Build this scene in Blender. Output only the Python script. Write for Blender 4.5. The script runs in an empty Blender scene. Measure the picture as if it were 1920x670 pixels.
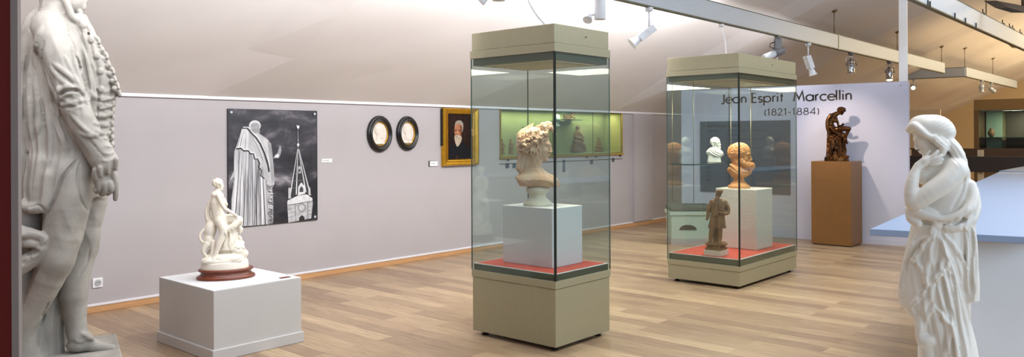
import bpy, bmesh, math, random
import numpy as np
from mathutils import Vector, Matrix
random.seed(7); np.random.seed(7)
SC = bpy.context.scene
COL = SC.collection
PI = math.pi
# ------------------------------------------------------------------ camera
F = 1480.0; HC = 1.45; CX = 960.0; HY = 256.0; ROLL = math.radians(0.25)
cam_d = bpy.data.cameras.new('camera'); cam = bpy.data.objects.new('camera', cam_d); COL.objects.link(cam)
cam.location = (0, 0, HC); cam.rotation_euler = (PI/2, ROLL, 0)
cam_d.sensor_width = 36.0; cam_d.lens = F/1920*36.0
cam_d.shift_y = -(335-HY)/1920.0; cam_d.clip_start = 0.05; cam_d.clip_end = 200
SC.camera = cam
# ------------------------------------------------------------------ world and colour
SC.view_settings.view_transform = 'Standard'; SC.view_settings.look = 'None'
SC.view_settings.gamma = 1.0; SC.view_settings.use_curve_mapping = False
SC.view_settings.exposure = 0.0
try:
    SC.cycles.transparent_max_bounces = 32; SC.cycles.max_bounces = 8; SC.cycles.caustics_reflective = False
    SC.cycles.use_denoising = True
except Exception: pass
w = bpy.data.worlds.new('world'); SC.world = w; w.use_nodes = True
bg = w.node_tree.nodes['Background']; bg.inputs[0].default_value = (0.88, 0.94, 1.0, 1); bg.inputs[1].default_value = 0.45
def add_light(name, kind, loc, target, power, color, size=1.0, size_y=None, spot=None, blend=0.5, parent=None, radius=None):
    d = bpy.data.lights.new(name, kind); d.energy = power; d.color = color
    if kind == 'AREA':
        d.size = size
        if size_y: d.shape = 'RECTANGLE'; d.size_y = size_y
    if kind == 'SPOT': d.spot_size = math.radians(spot); d.spot_blend = blend
    if radius is not None and kind != 'AREA': d.shadow_soft_size = radius
    o = bpy.data.objects.new(name, d); COL.objects.link(o); o.location = loc
    v = Vector(target)-Vector(loc); o.rotation_euler = v.to_track_quat('-Z', 'Y').to_euler()
    return o
# ------------------------------------------------------------------ projection helpers (used only to measure places)
RIGHT = Vector((math.cos(ROLL), 0, -math.sin(ROLL))); UPV = Vector((math.sin(ROLL), 0, math.cos(ROLL))); FWD = Vector((0, 1, 0))
CAMP = Vector((0, 0, HC))
def ray(px, py): return RIGHT*((px-CX)/F) + UPV*((HY-py)/F) + FWD
def G(px, py, z=0.0):
    r = ray(px, py); t = (z-HC)/r.z; return CAMP + r*t
def D(px, py, Y):
    r = ray(px, py); return CAMP + r*(Y/r.y)
def proj(p):
    q = Vector(p)-CAMP; return CX+F*q.dot(RIGHT)/q.y, HY-F*q.dot(UPV)/q.y
TH = math.atan2(0.749, 0.663)
D1 = Vector((math.cos(TH), math.sin(TH), 0)); D2 = Vector((-math.sin(TH), math.cos(TH), 0))
def along(C, d, px):
    # point on the line C + t d that shows at column px
    a = (px-CX)/F
    # (C.x + t d.x) = a (C.y + t d.y)   (roll neglected)
    t = (a*C.y-C.x)/(d.x-a*d.y); return C + d*t, t
W0 = G(165, 588.6)
def R(u, v, z=0.0):           # u along the left wall, v out from it into the room
    p = W0 + D1*u - D2*v; return Vector((p.x, p.y, z))
def onplane(px, py, P, n):
    r = ray(px, py); t = (P-CAMP).dot(n)/r.dot(n); return CAMP + r*t
def onwall(px, py, off=0.0):
    p = onplane(px, py, W0 - D2*off, D2); return (p-W0).dot(D1), p.z
def UV(p): q = p-W0; return q.dot(D1), -q.dot(D2)
ZT = 1.82; SLOPE = 0.455
# ------------------------------------------------------------------ object helpers
def obj(name, me, parent=None, loc=None, rz=None):
    o = bpy.data.objects.new(name, me); COL.objects.link(o)
    if parent: o.parent = parent
    if loc is not None: o.location = loc
    if rz is not None: o.rotation_euler = (0, 0, rz)
    return o
def tag(o, label=None, cat=None, group=None, kind=None):
    if label: o['label'] = label
    if cat: o['category'] = cat
    if group: o['group'] = group
    if kind: o['kind'] = kind
    return o
def thing(name, label, cat, loc=(0,0,0), rz=0.0, group=None):
    return tag(obj(name, None, None, loc, rz), label, cat, group)
class MB:
    def __init__(s): s.v = []; s.f = []; s.m = []; s.sm = []
    def add(s, vs, fs, mi=0, smooth=False, M=None):
        n = len(s.v)
        for p in vs:
            p = Vector(p)
            if M is not None: p = M @ p
            s.v.append(tuple(p))
        for f in fs: s.f.append([n+i for i in f]); s.m.append(mi); s.sm.append(smooth)
        return s
    def box(s, a, b, mi=0, M=None):
        (x0,y0,z0),(x1,y1,z1) = a, b
        vs = [(x0,y0,z0),(x1,y0,z0),(x1,y1,z0),(x0,y1,z0),(x0,y0,z1),(x1,y0,z1),(x1,y1,z1),(x0,y1,z1)]
        return s.add(vs, [(0,3,2,1),(4,5,6,7),(0,1,5,4),(1,2,6,5),(2,3,7,6),(3,0,4,7)], mi, False, M)
    def prism(s, pts, axis0, axis1, mi=0, M=None):
        # pts : 3D polygon (list of Vector), extruded by axis1-axis0 vector
        n = len(pts); e = Vector(axis1)-Vector(axis0)
        vs = [Vector(p) for p in pts]+[Vector(p)+e for p in pts]
        fs = [list(range(n))[::-1], list(range(n, 2*n))]+[(i,(i+1)%n,n+(i+1)%n,n+i) for i in range(n)]
        return s.add(vs, fs, mi, False, M)
    def lathe(s, prof, n=32, mi=0, M=None, sx=1, sy=1, smooth=True, caps=True):
        vs = []; fs = []
        for r, z in prof:
            for i in range(n):
                a = 2*PI*i/n; vs.append((r*math.cos(a)*sx, r*math.sin(a)*sy, z))
        for j in range(len(prof)-1):
            for i in range(n):
                a = j*n+i; b = j*n+(i+1)%n; fs.append((a, b, b+n, a+n))
        s.add(vs, fs, mi, smooth, M)
        if caps:
            k = len(s.v)-len(vs)
            s.f.append([k+i for i in range(n)][::-1]); s.m.append(mi); s.sm.append(False)
            s.f.append([k+(len(prof)-1)*n+i for i in range(n)]); s.m.append(mi); s.sm.append(False)
        return s
    def tube(s, pts, r, n=8, mi=0, M=None, smooth=True):
        pts = [Vector(p) for p in pts]; m = len(pts)
        rs = r if isinstance(r, (list, tuple)) else [r]*m
        vs = []; fs = []; up = None
        for i, p in enumerate(pts):
            t = (pts[min(i+1, m-1)]-pts[max(i-1, 0)]).normalized()
            if up is None: up = Vector((0,0,1)) if abs(t.z) < .9 else Vector((1,0,0))
            a = t.cross(up).normalized(); b = a.cross(t).normalized(); up = b
            for k in range(n):
                an = 2*PI*k/n; vs.append(p+(a*math.cos(an)+b*math.sin(an))*rs[i])
        for i in range(m-1):
            for k in range(n): fs.append((i*n+k, (i+1)*n+k, (i+1)*n+(k+1)%n, i*n+(k+1)%n))
        fs.append(list(range(n))); fs.append([(m-1)*n+k for k in range(n)][::-1])
        return s.add(vs, fs, mi, smooth, M)
    def mesh(s, name, mats):
        me = bpy.data.meshes.new(name); me.from_pydata(s.v, [], s.f); me.validate(clean_customdata=False)
        for m in mats: me.materials.append(m)
        if len(me.polygons) == len(s.m):
            me.polygons.foreach_set('material_index', s.m); me.polygons.foreach_set('use_smooth', s.sm)
        bm = bmesh.new(); bm.from_mesh(me); bmesh.ops.recalc_face_normals(bm, faces=bm.faces); bm.to_mesh(me); bm.free()
        me.update(); return me
    def build(s, name, mats, parent=None, loc=None, rz=None, bevel=0.0, seg=2):
        if not isinstance(mats, (list, tuple)): mats = [mats]
        o = obj(name, s.mesh(name, mats), parent, loc, rz)
        if bevel:
            m = o.modifiers.new('bevel', 'BEVEL'); m.width = bevel; m.segments = seg; m.limit_method = 'ANGLE'
        return o
def TR(loc=(0,0,0), rz=0, rx=0, ry=0, s=(1,1,1)):
    return Matrix.Translation(Vector(loc)) @ Matrix.Rotation(rz,4,'Z') @ Matrix.Rotation(ry,4,'Y') @ Matrix.Rotation(rx,4,'X') @ Matrix.Diagonal((s[0],s[1],s[2],1))
def basis(o, ex, ey, ez):
    M = Matrix((ex, ey, ez)).transposed().to_4x4(); M.translation = Vector(o); return M
# ------------------------------------------------------------------ materials
def sl(*c):       # display rgb 0-255 -> linear
    return tuple(((x/255)/12.92 if x/255 <= .04045 else ((x/255+.055)/1.055)**2.4) for x in c)
def mat(name, rgb, rough=0.6, metal=0.0, var=0.0, scale=8.0, bump=0.0, bscale=60.0, spec=0.5, rgb2=None, emit=None, estr=0.0, stretch=None, sss=0.0):
    m = bpy.data.materials.new(name); m.use_nodes = True; nt = m.node_tree; b = nt.nodes['Principled BSDF']
    c = sl(*rgb); b.inputs['Base Color'].default_value = (*c, 1); b.inputs['Roughness'].default_value = rough
    b.inputs['Metallic'].default_value = metal; b.inputs['Specular IOR Level'].default_value = spec
    if sss: b.inputs['Subsurface Weight'].default_value = sss; b.inputs['Subsurface Radius'].default_value = (.02,.015,.012)
    if emit: b.inputs['Emission Color'].default_value = (*sl(*emit), 1); b.inputs['Emission Strength'].default_value = estr
    L = nt.links.new; tc = nt.nodes.new('ShaderNodeTexCoord'); vec = tc.outputs['Object']
    if stretch:
        mp = nt.nodes.new('ShaderNodeMapping'); mp.inputs['Scale'].default_value = stretch; L(vec, mp.inputs[0]); vec = mp.outputs[0]
    if var or rgb2:
        n = nt.nodes.new('ShaderNodeTexNoise'); n.inputs['Scale'].default_value = scale; n.inputs['Detail'].default_value = 6; L(vec, n.inputs['Vector'])
        r = nt.nodes.new('ShaderNodeValToRGB'); r.color_ramp.elements[0].position = .3; r.color_ramp.elements[1].position = .7
        c2 = sl(*rgb2) if rgb2 else tuple(min(1, x*(1+var)) for x in c); c1 = c if rgb2 else tuple(x*(1-var) for x in c)
        r.color_ramp.elements[0].color = (*c1, 1); r.color_ramp.elements[1].color = (*c2, 1)
        L(n.outputs['Fac'], r.inputs[0]); L(r.outputs[0], b.inputs['Base Color'])
    if bump:
        n2 = nt.nodes.new('ShaderNodeTexNoise'); n2.inputs['Scale'].default_value = bscale; n2.inputs['Detail'].default_value = 5; L(vec, n2.inputs['Vector'])
        bp = nt.nodes.new('ShaderNodeBump'); bp.inputs['Strength'].default_value = bump; bp.inputs['Distance'].default_value = .01
        L(n2.outputs['Fac'], bp.inputs['Height']); L(bp.outputs[0], b.inputs['Normal'])
    return m
def glass(name, tint, ior=1.45, rough=0.0):
    m = bpy.data.materials.new(name); m.use_nodes = True; nt = m.node_tree
    for n in list(nt.nodes): nt.nodes.remove(n)
    out = nt.nodes.new('ShaderNodeOutputMaterial'); mx = nt.nodes.new('ShaderNodeMixShader')
    t = nt.nodes.new('ShaderNodeBsdfTransparent'); t.inputs[0].default_value = (*tint, 1)
    g = nt.nodes.new('ShaderNodeBsdfGlossy'); g.inputs['Roughness'].default_value = rough; g.inputs[0].default_value = (.95,1,.98,1)
    fr = nt.nodes.new('ShaderNodeFresnel'); fr.inputs[0].default_value = ior
    ge = nt.nodes.new('ShaderNodeNewGeometry'); mr = nt.nodes.new('ShaderNodeMapRange'); mr.inputs['To Min'].default_value = ior; mr.inputs['To Max'].default_value = 1/ior
    nt.links.new(ge.outputs['Backfacing'], mr.inputs['Value']); nt.links.new(mr.outputs[0], fr.inputs[0])
    nt.links.new(fr.outputs[0], mx.inputs[0]); nt.links.new(t.outputs[0], mx.inputs[1]); nt.links.new(g.outputs[0], mx.inputs[2])
    nt.links.new(mx.outputs[0], out.inputs[0]); return m
def wood_floor():
    m = bpy.data.materials.new('oak_planks'); m.use_nodes = True; nt = m.node_tree; b = nt.nodes['Principled BSDF']; L = nt.links.new
    tc = nt.nodes.new('ShaderNodeTexCoord')
    mp = nt.nodes.new('ShaderNodeMapping'); mp.inputs['Rotation'].default_value = (0,0,PI/2); L(tc.outputs['Object'], mp.inputs[0])
    br = nt.nodes.new('ShaderNodeTexBrick'); br.offset = 0.37; br.inputs['Scale'].default_value = 1.0
    br.inputs['Brick Width'].default_value = 1.25; br.inputs['Row Height'].default_value = 0.145; br.inputs['Mortar Size'].default_value = 0.0011
    br.inputs['Mortar Smooth'].default_value = 0.3; br.inputs['Bias'].default_value = 0.0
    br.inputs['Color1'].default_value = (0,0,0,1); br.inputs['Color2'].default_value = (1,1,1,1); br.inputs['Mortar'].default_value = (.1,.1,.1,1)
    L(mp.outputs[0], br.inputs['Vector'])
    rp = nt.nodes.new('ShaderNodeValToRGB'); e = rp.color_ramp.elements
    e[0].position = 0; e[0].color = (*sl(160,136,112),1); e[1].position = 1; e[1].color = (*sl(204,182,148),1)
    x = e.new(.45); x.color = (*sl(178,155,126),1); x = e.new(.7); x.color = (*sl(188,164,134),1)
    L(br.outputs['Color'], rp.inputs[0])
    mg = nt.nodes.new('ShaderNodeMapping'); mg.inputs['Scale'].default_value = (28, 1.3, 1); L(tc.outputs['Object'], mg.inputs[0])
    n = nt.nodes.new('ShaderNodeTexNoise'); n.inputs['Scale'].default_value = 2.2; n.inputs['Detail'].default_value = 8; n.inputs['Roughness'].default_value = .65
    L(mg.outputs[0], n.inputs['Vector'])
    r2 = nt.nodes.new('ShaderNodeValToRGB'); r2.color_ramp.elements[0].position = .28; r2.color_ramp.elements[1].position = .68
    r2.color_ramp.elements[0].color = (.55,.50,.46,1); r2.color_ramp.elements[1].color = (1.12,1.1,1.08,1)
    L(n.outputs['Fac'], r2.inputs[0])
    mx = nt.nodes.new('ShaderNodeMix'); mx.data_type = 'RGBA'; mx.blend_type = 'MULTIPLY'; mx.inputs[0].default_value = 1
    L(rp.outputs[0], mx.inputs[6]); L(r2.outputs[0], mx.inputs[7])
    m2 = nt.nodes.new('ShaderNodeMix'); m2.data_type = 'RGBA'; m2.blend_type = 'MIX'
    L(br.outputs['Fac'], m2.inputs[0]); L(mx.outputs[2], m2.inputs[6]); m2.inputs[7].default_value = (*sl(120,95,70),1)
    L(m2.outputs[2], b.inputs['Base Color'])
    b.inputs['Roughness'].default_value = .36; b.inputs['Specular IOR Level'].default_value = .5
    bp = nt.nodes.new('ShaderNodeBump'); bp.inputs['Strength'].default_value = .12; bp.inputs['Distance'].default_value = .004
    L(n.outputs['Fac'], bp.inputs['Height']); L(bp.outputs[0], b.inputs['Normal'])
    return m
M_floor = wood_floor()
M_wall = mat('lilac_grey_wall', (174,168,169), .85, var=.02, scale=3, bump=.05, bscale=200)
M_ceil = mat('white_ceiling_fabric', (232,228,226), .9, var=.02, scale=1.2, bump=.04, bscale=30)
M_white = mat('white_paint', (232,232,234), .55)
M_trimw = mat('white_trim', (226,224,228), .5)
M_oaktrim = mat('oak_skirting', (196,150,104), .45, var=.12, scale=4, stretch=(1,1,20))
M_champ = mat('champagne_metal', (166,162,136), .42, metal=.35, var=.02, scale=20)
M_champd = mat('dark_champagne_metal', (96,98,80), .45, metal=.3)
M_black = mat('black_plastic', (18,18,18), .4)
M_joint = mat('dark_glass_edge', (20,34,30), .2)
M_gedge = mat('green_glass_edge', (58,84,80), .15)
M_red = mat('coral_red_fabric', (206,84,70), .9, var=.08, scale=300)
M_plinth = mat('pale_grey_plinth_paint', (196,194,192), .6, var=.015, scale=5)
M_plinthw = mat('white_plinth_paint', (226,228,230), .6, var=.01, scale=5)
M_beam = mat('brushed_aluminium', (178,187,198), .42, metal=.2, var=.03, scale=3, stretch=(1,1,12))
M_blue = mat('pale_blue_grey_counter', (134,153,184), .5)
M_brownp = mat('ochre_brown_plinth_paint', (128,88,44), .45, var=.05, scale=9)
M_glass = glass('case_glass', (.865,.91,.905))
# ================================================================== lights of the place and added fill lights
# daylight entering through the open glazed gable behind the viewer comes from the world; overhead area lights:
def overhead_area(name, u, v, z, su, sv, power, color):
    o = add_light(name, 'AREA', R(u, v, z), R(u, v, 0), power, color, su, sv); o.rotation_euler = (0, 0, TH); return o
overhead_area('skylight_over_room', 4.0, 6.6, 4.3, 8.0, 1.6, 300, (.94, .97, 1.0))
overhead_area('far_overhead_fill', 17.0, 6.5, 4.2, 8.0, 1.5, 230, (1.0, .78, .46))  # added warm fill for the far gallery, no opening in the ceiling there
# tall windows along the far side of the room give cool daylight from the right
def aimed_area(name, u, v, z, su, sz, power, color, tu=None, tv=0, tz=1.0):
    return add_light(name, 'AREA', R(u, v, z), R(u if tu is None else tu, tv, tz), power, color, su, sz)
aimed_area('window_daylight', 1.5, 10.5, 2.6, 9.0, 2.4, 200, (.60, .79, 1.0), tu=4.0)
# added fill strips by the long beam, up the slope and down the wall
aimed_area('slope_fill', 0.6, 2.925, 2.72, 10.4, .07, 165, (.96, .96, 1.0), tv=.9, tz=2.42)
aimed_area('wall_fill', 4.0, 2.90, 2.60, 9.0, .08, 50, (.98, .97, 1.0), tv=0, tz=1.2)  # added fill for the wall, no fitted lamp
aimed_area('far_slope_fill', 20.0, 6.5, 3.5, 9.0, .4, 210, (1.0, .80, .50), tv=1.0, tz=2.9)  # added warm fill towards the far ceiling slope, no fixture behind it
aimed_area('far_ceiling_fill', 17.0, 3.6, 2.5, 9.0, .3, 26, (1.0, .70, .36), tv=4.2, tz=5.0)  # added warm fill lifting the far ceiling from below, unseen
# ================================================================== the setting
def struct(o): o['kind'] = 'structure'; return o
u_end = 25.5
fl = MB().box((-9, -14, -.1), (34, .25, 0)).build('floor', M_floor, None, (W0.x, W0.y, 0), TH); struct(fl)
# left wall
nu0 = onwall(937.6, 250)[0]; nu1 = onwall(1164.7, 250)[0]
nz1 = onwall(1050, 206.6)[1]; nz0 = onwall(1050, 290.5)[1]
wlb = MB().box((-9, 0, 0), (nu0, .25, ZT)).box((nu1, 0, 0), (u_end+.2, .25, ZT)).box((nu0, 0, 0), (nu1, .25, nz0)).box((nu0, 0, nz1), (nu1, .25, ZT))
wl = wlb.build('wall_left', M_wall, None, (W0.x, W0.y, 0), TH); struct(wl)
we = MB().box((u_end, -14, 0), (u_end+.25, 0, 6.2)).build('wall_end', mat('tan_end_wall', (200,176,140), .85), None, (W0.x, W0.y, 0), TH); struct(we)
# ceiling : sloping panels meeting along rafters, folded a little at each one
def wall_u(px, py): return onwall(px, py)[0]
folds = [wall_u(909, 203), wall_u(1192, 206)]
step = (folds[1]-folds[0])
us = [folds[0]+step*k*0.93 for k in range(-8, 14)]
CF = .07; cb = MB(); VM = 9.0; nV = 12
rows = []
def ceil_z(u, v):
    # distance to the nearest rafter; cloth lining sags between them, fold breaks at each rafter
    f = ((u-us[0])/(us[1]-us[0])) % 1.0
    return ZT + SLOPE*v + CF*(f/.86 if f < .86 else (1-f)/.14)*min(1, v/1.2) if v <= VM else ZT+SLOPE*VM-(v-VM)*SLOPE*.9
uu = []
for k in range(len(us)-1):
    a, b = us[k], us[k+1]
    uu += [a+1e-4, a+(b-a)*.43, a+(b-a)*.86]
vv = [VM*i/nV for i in range(nV+1)]+[14.0]
vs = [R(u, v, ceil_z(u, v)) for u in uu for v in vv]
nv = len(vv)
fs = [(i*nv+j, i*nv+j+1, (i+1)*nv+j+1, (i+1)*nv+j) for i in range(len(uu)-1) for j in range(nv-1)]
top = [p+Vector((0,0,.12)) for p in vs]; n0 = len(vs)
fs2 = [tuple(n0+i for i in f[::-1]) for f in fs]
cb.add(vs+top, fs+fs2, 0, False)
ceil = cb.build('ceiling', M_ceil); struct(ceil)
# white picture rail at the top of the wall + little grey shadow lip
rail = MB().box((-9, -.03, ZT-.012), (u_end, 0, ZT+.03)).build('trim_1', M_trimw, None, (W0.x, W0.y, 0), TH); struct(rail)
bb = MB().box((-9, -.014, 0), (u_end, 0, .055), 0).build('baseboard_left', M_oaktrim, None, (W0.x, W0.y, 0), TH, bevel=.004); struct(bb)
b2 = MB().box((-9, -.02, .055), (u_end, 0, .075), 0).build('trim_2', M_trimw, None, (W0.x, W0.y, 0), TH, bevel=.003); struct(b2)
# projecting fin where the wall steps, seen right of the wall showcase
u1, _ = onwall(1185, 300)
fin = MB().box((u1, -.05, .075), (u1+.55, 0, ZT-.012)).build('wall_step', M_wall, None, (W0.x, W0.y, 0), TH); struct(fin)
# red wall end with grey trim close on the left
pL = D(38, 300, 2.4); pR = D(22, 300, 2.4)
rw = MB().box((-2.2, 0, 0), (0, .012, 3.2)).box((-2.2, .012, 0), (-.11, .14, 3.2)).build('wall_entrance', mat('dark_red_wall', (104,10,8), .7), None, (pR.x, pR.y, 0)); struct(rw)
rt = MB().box((0, -.004, 0), (pL.x-pR.x-.004, .012, 3.2)).build('trim_3', mat('grey_beige_trim', (150,140,138), .5), None, (pR.x, pR.y, 0)); struct(rt)
# ================================================================== free-standing panel with the name
A = G(1500, 448.2); B = G(1688, 461.6); eP = (B-A).normalized(); nP = Vector((-eP.y, eP.x, 0))
if nP.y < 0: nP = -nP       # away from the viewer
PL, _ = along(A, eP, 1277.5); PR, _ = along(A, eP, 1703.5)
LP = (PR-PL).length; rzP = math.atan2(eP.y, eP.x)
p = onplane(1703, 152.5, A, nP); ZP = p.z
panel = thing('exhibition_partition', 'tall free-standing lilac-white partition panel bearing the large sculptor name', 'display panel', (PL.x, PL.y, 0), rzP)
M_panel = mat('lilac_panel', (198,200,220), .75, var=.01, scale=3)
MB().box((0, 0, 0), (LP, .09, ZP)).build('panel_board', M_panel, panel, bevel=.003)
MB().box((-.003, -.008, 0), (LP+.003, 0, .07)).build('skirting', M_panel, panel)
MB().lathe([(.006,0),(.006,.004)], 12, M=TR((LP-.09, 0, ZP-.05), rx=PI/2)).build('screw', M_black, panel)
def onpanel(px, py, off=0.0):
    q = onplane(px, py, PL-nP*off, nP)-PL; return q.dot(eP), q.z
# stroke lettering (round sans) -------------------------------------------------
def arc(cx, cy, rx, ry, a0, a1, n=14): return [(cx+rx*math.cos(math.radians(a0+(a1-a0)*i/n)), cy+ry*math.sin(math.radians(a0+(a1-a0)*i/n))) for i in range(n+1)]
X = .62; O = .31      # x height and bowl radius, cap height = 1
GL = {
 'J': ([[(.30,1),(.30,.10)]+arc(.17,.10,.13,.15,0,-150,8)], .44),
 'e': ([arc(O,O,O,O,-38,-360+8,26)[::1]+[(O*2-.01,O+.02),(.02,O+.02)]], .64),
 'a': ([arc(O,O,O,O,0,360,28), [(2*O,X),(2*O,0)]], .76),
 'n': ([[(0.02,X),(0.02,0)], [(0.02,.3)]+arc(.22,.38,.20,.24,180,0,12)+[(.42,0)]], .56),
 'E': ([[(.42,1),(.02,1),(.02,0),(.42,0)], [(.02,.53),(.40,.53)]], .56),
 's': ([arc(.18,.46,.145,.16,30,250,12)+arc(.18,.155,.16,.155,70,-150,12)], .46),
 'p': ([arc(O,O,O,O,0,360,28), [(0,X),(0,-.36)]], .76),
 'r': ([[(.02,X),(.02,0)], [(.02,.32)]+arc(.21,.40,.19,.22,180,75,8)], .36),
 'i': ([[(.03,X),(.03,0)], [(.03,.83),(.03,.94)]], .22),
 't': ([[(.13,.86),(.13,0)], [(0,X-.02),(.28,X-.02)]], .38),
 'M': ([[(0,0),(.16,1),(.46,.22),(.76,1),(.92,0)]], 1.04),
 'c': ([arc(O,O,O,O,48,312,24)], .60),
 'l': ([[(.03,1.03),(.03,0)]], .22),
 ' ': ([], .34),
 '(': ([arc(.62,.42,.55,.75,140,220,12)], .34), ')': ([arc(-.36,.42,.55,.75,40,-40,12)], .30),
 '1': ([[(0.02,.82),(.16,1),(.16,0)]], .44), '-': ([[(.02,.38),(.26,.38)]], .44),
 '8': ([arc(.28,.75,.2,.235,0,360,22), arc(.28,.27,.26,.27,0,360,24)], .70),
 '2': ([arc(.25,.75,.22,.245,170,-25,14)+[(.03,0),(.52,0)]], .68),
 '4': ([[(.46,0),(.46,1),(0,.26),(.60,.26)]], .70),
}
def stroke_text(txt, mapf, height, width_scale, wt, M=None, gap=.05):
    """flat raised letters; returns MB and total advance. mapf(x,y)->3D point, thick towards the viewer"""
    mb = MB(); x = 0.0
    for ch in txt:
        strokes, adv = GL[ch]
        for st in strokes:
            n = len(st); Lf = []; Rt = []
            closed = n > 3 and (st[0][0]-st[-1][0])**2+(st[0][1]-st[-1][1])**2 < 1e-4
            for i in range(n):
                if closed and i in (0, n-1): a = st[n-2]; b = st[1]
                else: a = st[max(i-1, 0)]; b = st[min(i+1, n-1)]
                def nrm(dx, dy):
                    l = math.hypot(dx, dy) or 1; return (-dy/l, dx/l)
                if 0 < i < n-1:
                    n1 = nrm(st[i][0]-st[i-1][0], st[i][1]-st[i-1][1]); n2 = nrm(st[i+1][0]-st[i][0], st[i+1][1]-st[i][1])
                    nx, ny = n1[0]+n2[0], n1[1]+n2[1]; l = math.hypot(nx, ny) or 1; nx /= l; ny /= l
                    c = max(.35, nx*n1[0]+ny*n1[1]); k = wt/2/c
                else:
                    nx, ny = nrm(b[0]-a[0], b[1]-a[1]); k = wt/2
                Lf.append((x+(st[i][0]+nx*k)*width_scale, st[i][1]+ny*k)); Rt.append((x+(st[i][0]-nx*k)*width_scale, st[i][1]-ny*k))
            for i in range(n-1):
                q = [Lf[i], Lf[i+1], Rt[i+1], Rt[i]]
                v = [mapf(a*height, b*height, 0) for a, b in q]+[mapf(a*height, b*height, .002) for a, b in q]
                mb.add(v, [(0,1,2,3),(7,6,5,4),(0,4,5,1),(1,5,6,2),(2,6,7,3),(3,7,4,0)])
        x += (adv+gap)*width_scale
    return mb, (x-gap*width_scale)*height
M_letter = mat('black_vinyl_letters', (28,22,22), .5)
def panel_text(name, txt, px0, py0, px1, py1, px_h, py_top, py_bot, wt):
    s0, z0 = onpanel(px0, py0); s1, z1 = onpanel(px1, py1); _, zt = onpanel(px_h, py_top); _, zb = onpanel(px_h, py_bot)
    h = zt-zb
    _, w0 = stroke_text(txt, lambda a, b, c: Vector((a, -c, b)), h, 1.0, wt)
    ws = (s1-s0)/w0
    mb, _ = stroke_text(txt, lambda a, b, c: Vector((s0+a, -.0005-c, (z0+z1)/2+b)), h, ws, wt)
    o = mb.build(name, M_letter, panel); return o
panel_text('name_lettering', 'Jean Esprit  Marcellin', 1352, 196.3, 1599, 184.2, 1512, 170.5, 188.4, .14)
panel_text('dates_lettering', '(1821-1884)', 1433, 217, 1537, 214.2, 1508, 203, 215.5, .105)
# framed information board on the panel
sA, zA = onpanel(1313, 229.0); sB, zB = onpanel(1482, 224.5); _, zC = onpanel(1482, 366)
board = thing('information_board', 'dark blue-grey text board hung low on the lilac panel behind the wide glass case', 'information board', PL+eP*sA-nP*.001, rzP)
board.location.z = zC
bw, bh = sB-sA, (zA+zB)/2-zC
MB().box((0, -.012, 0), (bw, 0, bh)).build('board_plate', mat('slate_blue_board', (84,94,112), .6), board)
def font_text(name, body, size, matl, parent, M, extr=.0006):
    cu = bpy.data.curves.new(name, 'FONT'); cu.body = body; cu.size = size; cu.extrude = extr
    t = bpy.data.objects.new(name, cu); COL.objects.link(t)
    dg = bpy.context.evaluated_depsgraph_get(); me = bpy.data.meshes.new_from_object(t.evaluated_get(dg))
    bpy.data.objects.remove(t); me.materials.clear(); me.materials.append(matl)
    o = obj(name, me, parent); o.matrix_local = M; return o
FR = Matrix(((1,0,0,0),(0,0,-1,0),(0,1,0,0),(0,0,0,1)))     # text plane -> upright facing -y
font_text('board_title', 'Rep\u00e8res biographiques', .062, M_letter, board, Matrix.Translation((.065, -.0135, bh-.085)) @ FR)
rows = [('23 mai 1821', 'Naissance de Jean Esprit Marcellin à Gap'), ('', 'Hautes-Alpes'), ('1841', 'Élève à l\'école des beaux-arts, entre dans l\'atelier de Rude'),
        ('', 'Premier envoi au Salon'), ('1845', 'Le retour du berger, groupe en plâtre'), ('', 'Salon de Paris'), ('1848', 'Cypris allaitant l\'Amour'), ('1851', 'Bacchante se rendant au sacrifice'),
        ('1857', 'La jeunesse captive l\'Amour'), ('1862', 'Travaux pour le palais du Louvre'), ('1869', 'Groupe de la préfecture'), ('1877', 'Légion d\'honneur'), ('1884', 'Mort à Paris')]
tl = MB()
zz = bh-.15
body = [r for r in rows]
for i, (a, b) in enumerate(body):
    if a: font_text('board_text', a, .034, M_letter, board, Matrix.Translation((.10, -.0135, zz)) @ FR, .0004)
    font_text('board_text', b, .034, M_letter, board, Matrix.Translation((.40, -.0135, zz)) @ FR, .0004)
    zz -= .062
    if zz < .02: break
# white square pole standing on the panel's end
q0 = PR-eP*.06; zpole = 3.45
po = thing('support_pole', 'slim white square pole rising from the right end of the lilac panel', 'pole', (q0.x, q0.y, ZP), rzP)
MB().box((-.055, .012, 0), (.045, .075, zpole-ZP)).build('pole_shaft', M_white, po, bevel=.006)
# ================================================================== suspended lighting beams
ZBm = 2.66; HB = .205
def at_v(px, py, z): return G(px, py, z) if False else (lambda r, : CAMP + r*((z-HC)/r.z))(ray(px, py))
PA0 = at_v(1440, 64, ZBm); PA1, _ = along(PA0, D1, 1770)
def beam(P0, P1, name, label):
    d = (P1-P0); L = d.length; t = thing(name, label, 'lighting beam', (P0.x, P0.y, ZBm), math.atan2(d.y, d.x))
    MB().box((0, -.022, 0.012), (L, .022, HB)).build('beam_profile', M_beam, t, bevel=.003)
    MB().box((0, -.026, 0), (L, .026, .012)).box((0,-.026,HB),(L,.026,HB+.006)).build('beam_flange', M_champd, t)
    return t, L
PAs = PA0 - D1*9.0
bA, LA = beam(PAs, PA1, 'lighting_beam', 'long aluminium lighting beam hung in front of the sloping ceiling above both glass cases')
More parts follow.
